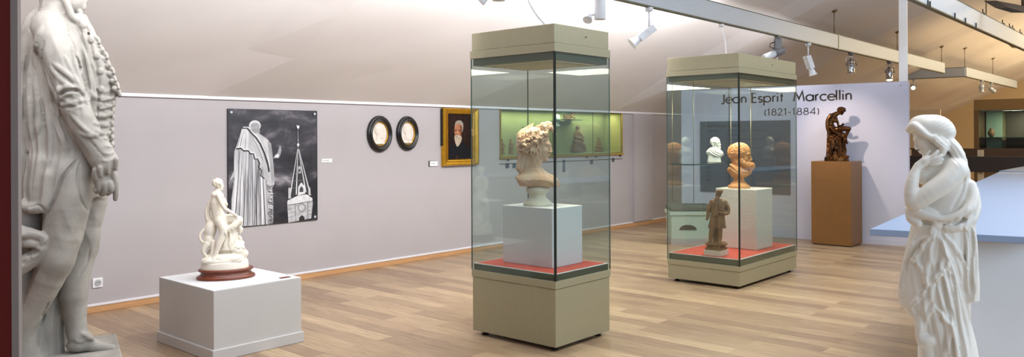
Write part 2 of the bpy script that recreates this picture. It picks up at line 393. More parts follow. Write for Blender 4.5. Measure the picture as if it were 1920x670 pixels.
# steel sleeve on the beam
sj = along(PA0, D1, 1571)[0]; sjx = (sj-PAs).dot(D1)
MB().box((sjx-.03, -.027, .0), (sjx+.03, .027, HB+.004)).build('joint_sleeve', mat('grey_sleeve', (128,132,136), .4, metal=.6), bA)
def hanger(px, par, P, zoff=0):
    q, t = along(PA0 if par is bA else P, D1 if par is not bC2 else D1, px)
    return q
PB0 = at_v(1815, 48, ZBm); PB1 = PB0 + D1*5.5; PBs = PB0-D1*6.0
bB, LB = beam(PBs, PB1, 'lighting_beam', 'aluminium lighting beam with small clamps along its top at the upper right')
cl = MB()
for px, big in ((1735,0),(1739,0),(1786,0),(1806,0),(1826,0)):
    q, _ = along(PB0, D1, px); x = (q-PBs).dot(D1); cl.box((x-.006, -.034, .0), (x+.006, -.022, .055))
cl.build('clip', M_black, bB)
cl = MB()
for px in (1843, 1880, 1893, 1899, 1913):
    q, _ = along(PB0, D1, px); x = (q-PBs).dot(D1); cl.box((x-.03, -.03, HB), (x+.03, .03, HB+.02)); cl.box((x+.02, -.006, HB), (x+.028, .006, HB+.07))
cl.build('clamp', M_black, bB)
PC0 = at_v(1810, 144.3, ZBm); PC1 = at_v(1905.6, 162.5, ZBm); PC1, _ = along(PC0, D1, 1905.6)
bC, LC = beam(PC0, PC1, 'lighting_beam', 'shorter tan-lit beam running to the right from the corner of the far track frame')
PC2, _ = along(PC0, D2, 1560)
bC2, LC2 = beam(PC0+D2*.0+D1*.0, PC2, 'lighting_beam', 'tan-lit lighting beam crossing behind the white pole at the far track frame')
M_wire = mat('steel_wire', (120,105,80), .4, metal=.6)
def drop_rod(p, label, r=.006):
    u, v = UV(p); zc = ceil_z(u, v); t = thing('hanging_rod', label, 'rod', (p.x, p.y, ZBm+HB+.006), 0, 'rods that hang the beams')
    MB().tube([(0,0,0),(0,0,zc-ZBm-HB-.006+.02)], r, 6).build('rod', M_wire, t)
    MB().lathe([(.0,-.03),(.035,-.012),(.05,.012)], 12, M=TR((0,0,zc-ZBm-HB-.01))).build('ceiling_rose', M_wire, t)
for px, P0, lb in ((1565, PA0, 'thin rod hanging the long beam beside its grey sleeve'), (1683, PA0, 'thin rod hanging the long beam just left of the white pole'),
               (1766, PA0, 'thin rod at the far end of the long beam'), (1809.5, PC0, 'thin rod above the corner of the far track frame'),
               (1862, PC0, 'thin rod halfway along the far tan beam'), (1850, PB0, 'thin rod rising from the clamped beam at the upper right')):
    drop_rod(along(P0, D1, px)[0], lb)
# dark fin-shaped fitting top right
q = D(1890, 10, 9.0)
tf = thing('ceiling_fin', 'dark wedge-shaped fitting under the ceiling in the top right corner', 'ceiling fitting', q, 0)
a = [D(1868, 1, 9.0)-q, D(1893, 15, 8.6)-q, D(1925, 24, 8.3)-q, D(1930, 13, 8.6)-q]
MB().prism(a, (0,0,0), (0,.25,.04)).build('fin_blade', mat('dark_brown_metal', (52,40,28), .6), tf)
MB().tube([a[3]+Vector((.0,.1,.0)), a[3]+Vector((0,.1,1.4))], .02, 8).build('fin_stem', M_wire, tf)
# ================================================================== far gallery : parapets, cabinet, partition
M_tan = mat('tan_partition', (206,182,146), .85); M_dkb = mat('dark_brown_parapet', (84,62,44), .6); M_dk2 = mat('near_black_brown_parapet', (46,34,28), .6)
def slab_between(name, label, cat, px0, px1, ytop, ybot, Yd, m, th=.08, px_ref=1800):
    # upright board facing the viewer at about Yd metres, running along the far wall's direction
    C = D(px_ref, ytop, Yd); C0 = Vector((C.x, C.y, 0)); a, _ = along(C0, -D2, px0); b, _ = along(C0, -D2, px1)
    L = (b-a).length; zt = C.z; zb = D(px_ref, ybot, Yd).z
    t = thing(name, label, cat, (a.x, a.y, zb), math.atan2(-D2.y, -D2.x)) if label else None
    return t, L, zt-zb, a, zb
def simple_thing(name, label, cat, part, *args, m=None, bevel=.004):
    t, L, h, a, zb = slab_between(name, label, cat, *args, m)
    MB().box((0, 0, 0), (L, .06, h)).build(part, m, t, bevel=bevel); return t, L, h
simple_thing('parapet', 'mid brown parapet board behind the near-black one, beyond the marble woman', 'parapet', 'parapet_board', 1690, 1945, 278.5, 293.5, 14.2, m=M_dkb)
pp, L_, h_ = simple_thing('parapet', 'near-black brown parapet rail on pale posts beyond the marble woman', 'parapet', 'parapet_board', 1690, 1945, 293.3, 322, 12.4, m=M_dk2)
for px in (1700, 1836, 1935):
    C = D(1800, 293.3, 12.4); a, _ = along(Vector((C.x, C.y, 0)), -D2, 1690); b, _ = along(Vector((C.x, C.y, 0)), -D2, px); x = (b-a).length
    z0 = pp.location.z
    MB().box((x-.04, .065, -z0), (x+.04, .12, h_+.10)).build('parapet_post', M_tan, pp, bevel=.004)
for o_ in [o for o in COL.objects if o.name.startswith('parapet') and o.get('label','').startswith('mid brown')]:
    z0 = o_.location.z
    for x in (.3, 3.4): MB().box((x-.04, .065, -z0), (x+.04, .12, .1)).build('parapet_post', M_tan, o_)
simple_thing('exhibition_partition', 'low tan partition panel behind the head of the marble woman', 'display panel', 'panel_board', 1690, 1763, 204, 345, 15.6, m=M_tan)
# far glass cabinet
t, L_, h_, a_, zb_ = slab_between('glass_cabinet', 'far glass wall cabinet with brown header at the right edge beyond the parapets', 'glass cabinet', 1826, 2010, 190, 278, 17.0, None)
t.location.z = 0; zt = zb_+h_
M_dark = mat('cabinet_dark_brown', (92,72,46), .6); M_cabin = mat('cabinet_interior', (150,140,104), .8)
MB().box((0,0,0),(L_,.7,zb_-.02)).build('cabinet_base', M_dark, t)
MB().box((0,0,zt-.2),(L_,.7,zt+.02)).build('header', mat('header_brown', (120,96,58), .6), t)
MB().box((0,.66,zb_-.02),(L_,.7,zt-.2)).build('back_panel', M_cabin, t)
MB().box((0,0,zb_-.02),(.09,.66,zt-.2)).build('side_frame', M_dark, t)
MB().box((.09,.02,zb_-.02),(L_,.028,zt-.2)).build('pane', M_glass, t)
MB().box((.1,.05,zb_+.22),(L_,.6,zb_+.235)).build('shelf', M_gedge, t)
M_pale = mat('pale_green_door', (150,178,160), .5)  # one even pale green for the door strips
MB().box((.12,.6,zb_),(.42,.655,zt-.22)).build('pale_strip', M_pale, t)
MB().box((.5,.6,zb_),(1.12,.655,zt-.22)).build('dark_door', mat('dark_door', (64,58,50), .6), t)
MB().box((1.6,.6,zb_),(1.85,.655,zt-.22)).build('pale_strip', M_pale, t)
MB().box((1.3,.59,zb_+.42),(1.38,.6,zb_+.48)).build('wall_switch', M_dark, t)
add_light('cabinet_lamp', 'AREA', t.matrix_basis @ Vector((1.2,.35,zt-.22)), t.matrix_basis @ Vector((1.2,.35,0)), 42, (1,.9,.65), 1.6, .3)
cd_ = t.matrix_basis.copy()
v = thing('display_block', 'small white block on the shelf of the far glass cabinet', 'display block', cd_ @ Vector((2.45,.3,zb_+.235)), t.rotation_euler.z)
MB().box((-.14,-.12,0),(.14,.12,.17)).build('block_body', M_white, v, bevel=.004)
v = thing('orange_stone', 'orange faceted stone lump on the small white block in the far cabinet', 'stone', cd_ @ Vector((2.45,.3,zb_+.405)), 0)
sp = MB(); rr = random.Random(3)
def lump(mb, c, r, seed, n=10, mi=0, sq=(1,1,1), rough=.25):
    g = random.Random(seed); vs = []; fs = []; m = n//2+1
    for j in range(m+1):
        for i in range(n):
            a = 2*PI*i/n; b = PI*j/m; k = r*(1+g.uniform(-rough, rough))
            vs.append((c[0]+k*math.sin(b)*math.cos(a)*sq[0], c[1]+k*math.sin(b)*math.sin(a)*sq[1], c[2]+k*math.cos(b)*sq[2]))
    for j in range(m):
        for i in range(n): fs.append((j*n+i, j*n+(i+1)%n, (j+1)*n+(i+1)%n, (j+1)*n+i))
    mb.add(vs, fs, mi)
lump(sp, (0,0,.09), .1, 5, 9); lump(sp, (.09,.02,.13), .09, 6, 9); lump(sp, (-.09,.0,.06), .07, 8, 8)
sp.build('stone_body', mat('orange_stone', (206,104,30), .5, var=.3, scale=12), v)
v = thing('brown_vessel', 'small dark round vessel at the left end of the far cabinet shelf', 'vessel', cd_ @ Vector((.27,.3,zb_+.235)), 0)
MB().lathe([(.03,0),(.055,.04),(.07,.09),(.05,.14),(.03,.17),(.04,.19)], 20).build('vessel_body', mat('brown_clay', (112,84,58), .6), v)
# ================================================================== glass display cases
def case(name, label, C, pxL, pxR, z, cell_label=None):
    """C floor point of the near corner; z = dict of heights"""
    Lp, tl_ = along(C, D2, pxL); Rp, tr_ = along(C, D1, pxR)
    wy, wx = tl_, tr_           # extents along D2 (local y) and D1 (local x)
    t = thing(name, label, 'glass display case', (C.x, C.y, 0), TH)
    e = .006
    MB().box((e, e, z['bot']), (wx-e, wy-e, z['seam'])).build('base_body', M_champ, t, bevel=.003)
    MB().box((0, 0, z['seam']+.002), (wx, wy, z['glass'])).build('base_rim', M_champ, t, bevel=.003)
    for fx in (.07, wx-.07):
        for fy in (.07, wy-.07):
            MB().lathe([(.028,0),(.026,.008),(.010,.014),(.006,.018),(.006,z['bot']+.001)], 20, M=TR((fx, fy, 0))).build('foot', M_black, t)
    i = .014
    MB().box((i, i, z['glass']+.001), (wx-i, wy-i, z['deck']-.006)).build('inner_plinth', M_champd, t)
    dk = MB().box((i, i, z['deck']-.006), (wx-i, wy-i, z['deck']-.002), 1).box((i+.014, i+.014, z['deck']-.002), (wx-i-.014, wy-i-.014, z['deck']), 0)
    dk.build('deck', [M_red, M_white], t)
    g0, g1 = z['glass']-.0, z['hbot']
    th = .008
    def pane(a, b): MB().box(a, b).build('pane', M_glass, t)
    pane((.004, 0, g0+.001), (wx-.004, th, g1)); pane((.004, wy-th, g0+.001), (wx-.004, wy, g1))
    pane((0, th, g0+.001), (th, wy-th, g1)); pane((wx-th, th, g0+.001), (wx, wy-th, g1))
    jw = .0065
    def joint(cx, cy, w_=jw, m=M_joint, ztop=None): MB().box((cx-w_, cy-w_, g0+.001), (cx+w_, cy+w_, ztop or g1-.001)).build('corner_joint', m, t)
    joint(.004, .004, .0065, M_joint, z['hseam'])
    joint(wx-.003, .003, .003, M_gedge); joint(.003, wy-.003, .003, M_gedge); joint(wx-.003, wy-.003, .003)
    MB().box((i, i, z['hin']), (wx-i, wy-i, z['hbot']+.005)).build('inner_header', M_champd, t)
    MB().box((-.004, -.004, z['hbot']), (wx+.004, wy+.004, z['hseam'])).build('header_rim', M_champ, t, bevel=.003)
    MB().box((e, e, z['hseam']+.002), (wx-e, wy-e, z['top'])).build('header_body', M_champ, t, bevel=.003)
    # pierced light grid under the header
    gm = MB(); n = 34; ga, gb = i+.06, i+.06
    gx, gy = wx-2*ga, wy-2*gb; zz = z['hin']-.004
    gm.box((ga, gb, zz), (ga+gx, gb+gy, zz+.0035), 1)
    sgap = .018
    k = ga
    while k < ga+gx: gm.box((k, gb, zz-.003), (k+.004, gb+gy, zz)); k += sgap
    k = gb
    while k < gb+gy: gm.box((ga, k, zz-.003), (ga+gx, k+.004, zz)); k += sgap
    gm.build('light_grid', [M_gridbar, M_diff], t)
    MB().lathe([(.005,0),(.005,.004)], 10, M=TR((wx*.55 if wx > .5 else wx*.5, -.0, z['seam']-.03 if False else z['hseam']+.07), rx=PI/2)).build('lock_hole', M_black, t)
    l = add_light('case_lamp', 'AREA', (0,0,0), (0,0,-1), z.get('lamp', 8), (1.0,.86,.66), wx*.7, wy*.7)
    l.parent = t; l.location = (wx/2, wy/2, z['hin']-.012); l.rotation_euler = (0,0,0); l.data.shape = 'RECTANGLE'
    return t, wx, wy
M_gridbar = mat('grid_bar', (196,190,168), .5); M_diff = mat('case_diffuser', (215,205,180), .6, emit=(255,226,170), estr=.35)
C1 = G(1042.3, 663)
case1, w1x, w1y = case('glass_display_case', 'tall narrow champagne metal and glass case holding the curly-haired terracotta bust', C1, 883, 1143.8,
    dict(bot=.032, seam=.422, glass=.477, deck=.525, hin=1.968, hbot=2.018, hseam=2.075, top=2.206, lamp=17))
C2 = G(1387.3, 544.8)
case2, w2x, w2y = case('glass_display_case', 'wide low-based glass case with two busts and a standing figure, behind the tall narrow one', C2, 1250, 1493.8,
    dict(bot=.03, seam=.166, glass=.22, deck=.284, hin=1.989, hbot=2.038, hseam=2.09, top=2.225, lamp=38))
def in_case(C, px, py, z):
    return G(px, py, z)
def boxthing(name, label, cat, P, pxL, pxR, z0, z1, m, part='block_body', bevel=.004):
    Lp, ty = along(Vector((P.x, P.y, 0)), D2, pxL); Rp, tx = along(Vector((P.x, P.y, 0)), D1, pxR)
    t = thing(name, label, cat, (P.x, P.y, z0), TH)
    MB().box((0,0,0), (tx, ty, z1-z0)).build(part, m, t, bevel=bevel)
    return t, tx, ty
M_cloth = mat('cream_cloth_wrap', (226,222,212), .85, bump=.5, bscale=22, stretch=(1,1,6))
P = G(1035.5, 504, .525)
blk1, bx_, by_ = boxthing('display_block', 'white cube block under the terracotta bust in the tall narrow glass case', 'display block', P, 942, 1091, .525, .944, M_plinthw)
P = G(1419, 470.4, .284)
blk2, _, _ = boxthing('display_block', 'cloth-wrapped cream pedestal block under the bearded bust in the wide glass case', 'display block', P, 1341, 1448, .284, .900, M_cloth, bevel=.008)
# hanging glass shelf in the wide case
sh = thing('glass_shelf', 'glass shelf hung on thin rods at the back of the wide glass case', 'glass shelf', (C2.x, C2.y, 0), TH)
zs = 1.168; sy0, sy1 = w2y*.63, w2y-.03; sx0, sx1 = .03, w2x-.03
MB().box((sx0, sy0, zs-.010), (sx1, sy1, zs)).build('shelf_pane', glass('shelf_glass', (.88,.93,.90)), sh)
MB().box((sx0, sy0-.003, zs-.011), (sx1, sy0, zs+.001)).box((sx0-.003, sy0, zs-.011), (sx0, sy1, zs+.001)).build('shelf_edge', M_gedge, sh)
for x in (sx0+.01, sx1-.01):
    for y in (sy0+.01, sy1-.01):
        MB().tube([(x,y,.79),(x,y,1.989)], .0035, 6).build('rod', mat('thin_rod', (150,145,110), .3, metal=.6), sh)
# feed cables from the beam to the cases
def cable(label, P0, P1, sag):
    t = thing('power_cable', label, 'cable', P0, 0); pts = []
    d = P1-P0
    for i in range(17):
        k = i/16; q = d*k; q = q + Vector((sag[0]*math.sin(PI*k), sag[1]*math.sin(PI*k), sag[2]*math.sin(PI*k*2)*.5)); pts.append(q)
    MB().tube(pts, .0065, 8).build('cable', M_white, t); MB().lathe([(.03,0),(.035,.02),(.02,.03)], 16, M=TR((0,0,-.004))).build('cable_plug', M_white, t)
q, _ = along(PA0, D1, 1353)
c2m = C2 + D1*w2x*.5 + D2*w2y*.45
q1 = D(1361, 101, 8.3); cable('white cable from the beam down to the top of the wide glass case', Vector((q.x, q.y, ZBm-.03)), Vector((q1.x, q1.y, 2.225)), (.02, .0, .0))
c1m = C1 + D1*w1x*.5 + D2*w1y*.5
q, _ = along(PA0, D1, 985); q1 = D(1036, 46, 5.75); cable('white cable curving down to the top of the tall narrow glass case', Vector((q.x, q.y, ZBm-.03)), Vector((q1.x, q1.y, 2.206)), (-.05, .0, -.0))
# ================================================================== plinths
Pf = G(401, 679)         # near floor corner of the low plinth (body)
zt_ = .458
Lp, ty = along(Pf, D2, 297); Rp, tx = along(Pf, D1, 563.5)
pl = thing('low_plinth', 'low grey square plinth with white top under the white figure group', 'plinth', (Pf.x, Pf.y, 0), TH)
MB().box((0,0,0),(tx,ty,zt_-.003)).build('plinth_body', M_plinth, pl, bevel=.003)
MB().box((-.014,-.014,0),(tx+.014,ty+.014,.075)).build('plinth_skirt', M_plinth, pl, bevel=.005)
MB().box((.001,.001,zt_-.003),(tx-.001,ty-.001,zt_)).build('plinth_top', M_plinthw, pl)
q = G(540, 520.5, zt_); t = thing('name_plate', 'tiny dark red plate lying at the back edge of the low plinth top', 'plate', (q.x, q.y, zt_), TH)
MB().box((-.06,-.012,0),(.015,.022,.004)).build('plate', mat('dark_red_plate', (110,44,44), .4), t)
P = G(1596.5, 464.4)
Lp, ty = along(P, D2, 1520.5); Rp, tx = along(P, D1, 1616)
t = thing('tall_plinth', 'tall ochre-brown plinth carrying the dark bronze group in front of the lilac panel', 'plinth', (P.x, P.y, 0), TH)
MB().box((0,0,.012),(tx,ty,1.103)).build('plinth_body', M_brownp, t, bevel=.003)
MB().box((.02,.02,0),(tx-.02,ty-.02,.012)).build('plinth_foot', M_black, t)
q = D(1604, 306, 10.2)
MB().box((tx+.0,.04,1.075),(tx+.003,.07,1.085)).build('small_sticker', M_white, t)
brP = P + D1*tx*.5 + D2*ty*.5; brP.z = 1.103
# bench behind the wide case
bq = G(1259, 461); rzb = 0.0
e_ = Vector((1, -.04, 0)).normalized(); bl = thing('storage_bench', 'pale green storage bench with grey padded lid and half-moon handle, seen through the wide case', 'bench', (bq.x, bq.y, 0), math.atan2(e_.y, e_.x))
M_bench = mat('pale_green_paint', (188,200,186), .6)
q2, _ = along(bq, e_, 1336); wbn = (q2-bq).length; hb = .40
MB().box((0,0,0),(wbn,.42,hb)).build('bench_body', M_bench, bl, bevel=.004)
MB().box((-.02,-.02,hb),(wbn+.02,.44,hb+.05)).build('bench_lid', M_bench, bl, bevel=.004)
MB().box((-.015,-.015,hb+.05),(wbn+.015,.435,hb+.125)).build('cushion', mat('grey_cushion', (98,98,86), .9, bump=.2), bl, bevel=.03, seg=4)
MB().box((-.006,-.006,0),(wbn+.006,.42,.09)).build('bench_skirting', mat('bench_skirt', (176,172,172), .6), bl)
hm = [Vector((wbn*.40+.115*math.cos(a)*1.0, -.001, .205+.07*math.sin(a))) for a in [PI*i/14 for i in range(15)]]
MB().prism(hm, (0,0,0), (0,-.004,0)).build('handle_hole', mat('handle_dark', (60,52,40), .7), bl)
# ================================================================== right counter
zc = .96
T0 = G(1631.5, 429.5, zc); Tn = G(1960, 446, zc); Tk = G(1871, 323.5, zc); Tk2 = G(1990, 324, zc)
ct = thing('display_counter', 'broad pale blue counter with overhanging top behind the marble woman', 'counter', (T0.x, T0.y, 0))
def rel(p, z): return Vector((p.x-T0.x, p.y-T0.y, z))
MB().prism([rel(T0, zc-.035), rel(Tn, zc-.035), rel(Tk2, zc-.035), rel(Tk, zc-.035)], (0,0,0), (0,0,.035)).build('counter_top', M_blue, ct, bevel=.003)
B0 = G(1745, 442, zc); 
bA_ = T0+(Tn-T0)*.36+Vector((.0,.12,0)); bB_ = Tn+Vector((.6,.10,0)); bC_ = Tk2+Vector((0,-.3,0)); bD_ = Tk+Vector((.1,-.6,0)); bD_ = T0+(Tk-T0)*.6+(Tn-T0)*.36
MB().prism([rel(bA_, 0), rel(bB_, 0), rel(bC_, 0), rel(bD_, 0)], (0,0,0), (0,0,zc-.036)).build('counter_body', mat('counter_body_grey', (222,226,232), .6), ct, bevel=.003)
MB().prism([rel(T0+(Tk-T0)*.97, zc), rel(Tk+Vector((0.02,.0,0)), zc), rel(Tk2, zc+.0), rel(Tk2, zc)], (0,0,0), (0,0,.001)).build('counter_seam', M_trimw, ct)
# raised thin lid behind the counter kink
k0 = G(1873, 322.5, zc); k1 = G(1960, 324, zc); k2 = G(1960, 304, zc); 
MB().prism([rel(k0, zc+.0), rel(k1, zc+.0), rel(G(1975,309,zc), zc), rel(G(1925,312.5,zc), zc)], (0,0,0), (0,0,.012)).build('counter_leaf', M_blue, ct)
# ================================================================== things on the left wall
def wallthing(name, label, cat, px, py, off=0.0, group=None):
    u, z = onwall(px, py); p = R(u, off, z); return thing(name, label, cat, p, TH, group), u, z
# local axes: x = along wall (D1), -y = out from wall, z up
# --- socket
t, u0, z0 = wallthing('wall_socket', 'white wall socket just above the skirting beside the plaster man', 'socket', 182.5, 530.5)
MB().box((-.04,-.012,-.04),(.04,0,.04)).build('socket_plate', M_white, t, bevel=.004)
MB().lathe([(.022,0),(.024,-.004),(.026,-.004)], 24, M=TR((0,-.012,0), rx=-PI/2)).build('socket_well', mat('socket_grey', (176,176,178), .5), t)
for x, z_ in ((-.009,0),(.009,0),(0,.010)): MB().lathe([(.0028,0),(.0028,.002)], 10, M=TR((x,-.017,z_), rx=PI/2)).build('socket_hole', M_black, t)
# --- small labels
t, u0, z0 = wallthing('wall_label', 'small white text label right of the black-and-white poster', 'label', 612.5, 301.5)
MB().box((-.065,-.006,-.019),(.065,0,.019)).build('label_plate', M_white, t, bevel=.0015)
font_text('label_text', 'Jean Marcellin', .014, M_letter, t, Matrix.Translation((-.055,-.0068,-.004)) @ FR, .0003)
t, u0, z0 = wallthing('wall_label', 'small white label with black edge, low beside the gilt framed portrait', 'label', 811.5, 307)
MB().box((-.068,-.010,-.033),(.068,0,.033)).build('label_back', M_black, t)
MB().box((-.058,-.013,-.030),(.066,-.010,.029)).build('label_plate', M_white, t)
font_text('label_text', 'Portrait', .018, M_letter, t, Matrix.Translation((-.04,-.0138,-.002)) @ FR, .0003)
# --- oval medallions
M_ebony = mat('black_lacquer', (20,17,17), .18, spec=.7); M_gilt = mat('gilt', (196,148,52), .35, metal=.7)
M_plaster = mat('plaster_relief', (222,212,200), .7, bump=.1, bscale=40)
def medallion(label, px, pyt, pyb, pxl, pxr, kind):
    u, zt2 = onwall(px, pyt); _, zb2 = onwall(px, pyb); ul, _ = onwall(pxl, (pyt+pyb)/2); ur, _ = onwall(pxr, (pyt+pyb)/2)
    zc_ = (zt2+zb2)/2; rz_ = (zt2-zb2)/2; rx_ = (ur-ul)/2*.965; uc = (ul+ur)/2
    t = thing('oval_medallion', label, 'medallion', R(uc, 0, zc_), TH, 'oval relief medallions in black frames')
    M_ = TR((0,0,0), rx=PI/2)    # lathe z -> -y
    k = rx_/rz_
    def ring(pr, nm, m):
        MB().lathe([(r_*rz_, h) for r_, h in pr], 64, M=M_, sx=k, sy=1, caps=False).build(nm, m, t)
    ring([(1,0),(1,.018),(.97,.032),(.93,.036),(.90,.030),(.885,.034),(.85,.050),(.80,.054),(.76,.046),(.745,.036),(.72,.040),(.69,.040),(.665,.030),(.655,.014),(.655,0)], 'frame', M_ebony)
    ring([(.66,.016),(.652,.026),(.62,.024),(.60,.016),(.60,.008)], 'gilt_slip', M_gilt)
    MB().lathe([(.61*rz_,.004),(.61*rz_,.011),(.55*rz_,.014),(.3*rz_,.016),(.01*rz_,.016)], 48, M=M_, sx=k, sy=1).build('relief_disc', M_plaster, t)
    return t, rx_, rz_
md1, mrx, mrz = medallion('larger oval medallion with profile head in black frame, left of the pair', 710, 217, 286, 686.5, 733.8, 0)
md2, mrx2, mrz2 = medallion('smaller oval medallion with bearded facing head in black frame, right of the pair', 762, 218, 283, 741.5, 783, 1)
# ================================================================== sculpting tools: signed-distance carving, meshed by surface nets
class Sculpt:
    """coordinates (x right, y down, d away from the front) in drawing units"""
    def __init__(s, x, y, d, vox):
        s.o = np.array([x[0], y[0], d[0]], np.float32); s.vox = vox
        s.n = [int(math.ceil((b-a)/vox))+1 for a, b in (x, y, d)]
        s.f = np.full(s.n, 50.0, np.float32)
    def win(s, lo, hi):
        sl_ = []; ax = []
        for i in range(3):
            a = max(0, int((lo[i]-s.o[i])/s.vox)); b = min(s.n[i], int((hi[i]-s.o[i])/s.vox)+2)
            if b <= a: return None, None
            sl_.append(slice(a, b)); ax.append((s.o[i]+np.arange(a, b, dtype=np.float32)*s.vox))
        X_, Y_, Z_ = ax
        return tuple(sl_), (X_[:,None,None], Y_[None,:,None], Z_[None,None,:])
    def comb(s, w_, q, k, sub):
        f = s.f[w_]
        if sub:
            g = -q
            if k > 0:
                h = np.clip(.5-.5*(g-f)/k*-1, 0, 1); h = np.clip(.5+.5*(g-f)/k, 0, 1); r = f*(1-h)+g*h+k*h*(1-h)
            else: r = np.maximum(f, g)
        else:
            if k > 0:
                h = np.clip(.5+.5*(f-q)/k, 0, 1); r = f*(1-h)+q*h-k*h*(1-h)
            else: r = np.minimum(f, q)
        s.f[w_] = r
    def ell(s, c, r, rot=0, k=3, sub=False, yaw=0):
        if not hasattr(r, '__len__'): r = (r, r, r)
        m = max(r)+k+2*s.vox; w_, (x, y, z) = s.win([c[i]-m for i in range(3)], [c[i]+m for i in range(3)])
        if w_ is None: return s
        x = x-c[0]; y = y-c[1]; z = z-c[2]
        if yaw: a = math.radians(yaw); x, z = x*math.cos(a)+z*math.sin(a), -x*math.sin(a)+z*math.cos(a)
        if rot: a = math.radians(rot); x, y = x*math.cos(a)+y*math.sin(a), -x*math.sin(a)+y*math.cos(a)
        k0 = np.sqrt((x/r[0])**2+(y/r[1])**2+(z/r[2])**2); k1 = np.sqrt((x/r[0]**2)**2+(y/r[1]**2)**2+(z/r[2]**2)**2)+1e-6
        s.comb(w_, k0*(k0-1)/k1, k, sub); return s
    def cap(s, a, b, ra, rb, k=3, sub=False, fl=1.0):
        """tapered limb; fl>1 widens it in depth"""
        m = max(ra, rb)*max(1, fl)+k+2*s.vox
        w_, g = s.win([min(a[i], b[i])-m for i in range(3)], [max(a[i], b[i])+m for i in range(3)])
        if w_ is None: return s
        x, y, z = g; dx, dy, dz = b[0]-a[0], b[1]-a[1], (b[2]-a[2])/fl
        px, py, pz = x-a[0], y-a[1], (z-a[2])/fl
        l2 = dx*dx+dy*dy+dz*dz+1e-9; t = np.clip((px*dx+py*dy+pz*dz)/l2, 0, 1)
        q = np.sqrt((px-t*dx)**2+(py-t*dy)**2+(pz-t*dz)**2)-(ra+(rb-ra)*t)
        s.comb(w_, q, k, sub); return s
    def chain(s, pts, k=3, sub=False, fl=1.0, smooth=True):
        """limb or roll through pts (x,y,d,r), one smooth blend with what is there"""
        P = [np.array(p, float) for p in pts]
        if smooth and len(P) > 2:
            out = []
            for i in range(len(P)-1):
                p0 = P[max(i-1, 0)]; p1 = P[i]; p2 = P[i+1]; p3 = P[min(i+2, len(P)-1)]
                n = int(max(1, min(5, np.linalg.norm((p2-p1)[:3])/max(3*s.vox, .3*(p1[3]+p2[3])))))
                for j in range(n):
                    t = j/n; q = .5*((2*p1)+(-p0+p2)*t+(2*p0-5*p1+4*p2-p3)*t*t+(-p0+3*p1-3*p2+p3)*t**3)
                    q[3] = p1[3]+(p2[3]-p1[3])*(3*t*t-2*t**3)*.5+(p2[3]-p1[3])*t*.5; out.append(q)
            P = out+[P[-1]]
        A = np.array(P); m = A[:,3].max()*max(1, fl)+k+2*s.vox
        w_, g = s.win(A[:,:3].min(0)-m, A[:,:3].max(0)+m)
        if w_ is None: return s
        base = [q.start for q in w_]; T_ = np.full([q.stop-q.start for q in w_], 50.0, np.float32)
        for a, b in zip(P, P[1:]):
            mm = max(a[3], b[3])*max(1, fl)+k+2*s.vox
            w2, g2 = s.win([min(a[i], b[i])-mm for i in range(3)], [max(a[i], b[i])+mm for i in range(3)])
            if w2 is None: continue
            x, y, z = g2; dx, dy, dz = b[0]-a[0], b[1]-a[1], (b[2]-a[2])/fl
            px, py, pz = x-a[0], y-a[1], (z-a[2])/fl; l2 = dx*dx+dy*dy+dz*dz+1e-9; t = np.clip((px*dx+py*dy+pz*dz)/l2, 0, 1)
            q = np.sqrt((px-t*dx)**2+(py-t*dy)**2+(pz-t*dz)**2)-(a[3]+(b[3]-a[3])*t)
            loc = tuple(slice(w2[i].start-base[i], w2[i].stop-base[i]) for i in range(3)); T_[loc] = np.minimum(T_[loc], q)
        s.comb(w_, T_, k, sub); return s
    def box(s, c, h, r=1, k=0, sub=False, rot=0):
        m = max(h)*1.5+k+r+2*s.vox; w_, (x, y, z) = s.win([c[i]-m for i in range(3)], [c[i]+m for i in range(3)])
        x = x-c[0]; y = y-c[1]; z = z-c[2]
        if rot: a = math.radians(rot); x, y = x*math.cos(a)+y*math.sin(a), -x*math.sin(a)+y*math.cos(a)
        qx = np.abs(x)-h[0]+r; qy = np.abs(y)-h[1]+r; qz = np.abs(z)-h[2]+r
        q = np.sqrt(np.maximum(qx,0)**2+np.maximum(qy,0)**2+np.maximum(qz,0)**2)+np.minimum(np.maximum(np.maximum(qx,qy),qz),0)-r
        s.comb(w_, q, k, sub); return s
    def slabs(s, rows, k=2, p=2.0, sub=False):
        """stack of elliptical sections: rows of (y, x centre, half width, d centre, half depth) interpolated smoothly"""
        rows = np.array(rows, np.float32); y0, y1 = rows[0,0], rows[-1,0]
        mw = rows[:,2].max()+k+3; md = rows[:,4].max()+k+3
        w_, (x, y, z) = s.win([ (rows[:,1]-rows[:,2]).min()-k-3, y0-k-3, (rows[:,3]-rows[:,4]).min()-k-3], [(rows[:,1]+rows[:,2]).max()+k+3, y1+k+3, (rows[:,3]+rows[:,4]).max()+k+3])
        if w_ is None: return s
        yy = y.ravel(); yc = np.clip(yy, y0, y1)
        t = [np.interp(yc, rows[:,0], rows[:,j]) for j in range(1, 5)]
        if len(yy) > 8:      # soften the joints between sections
            kk = np.ones(5)/5
            t = [np.convolve(np.pad(v, 2, mode='edge'), kk, 'valid') for v in t]
        xc, hw, dc, hd = [v.astype(np.float32)[None,:,None] for v in t]
        e = (np.abs((x-xc)/hw)**p+np.abs((z-dc)/hd)**p)**(1.0/p)
        q = (e-1)*np.minimum(hw, hd)
        oy = np.maximum(np.maximum(y0-y, y-y1), -50)
        q = np.maximum(q, oy); s.comb(w_, q, k, sub); return s
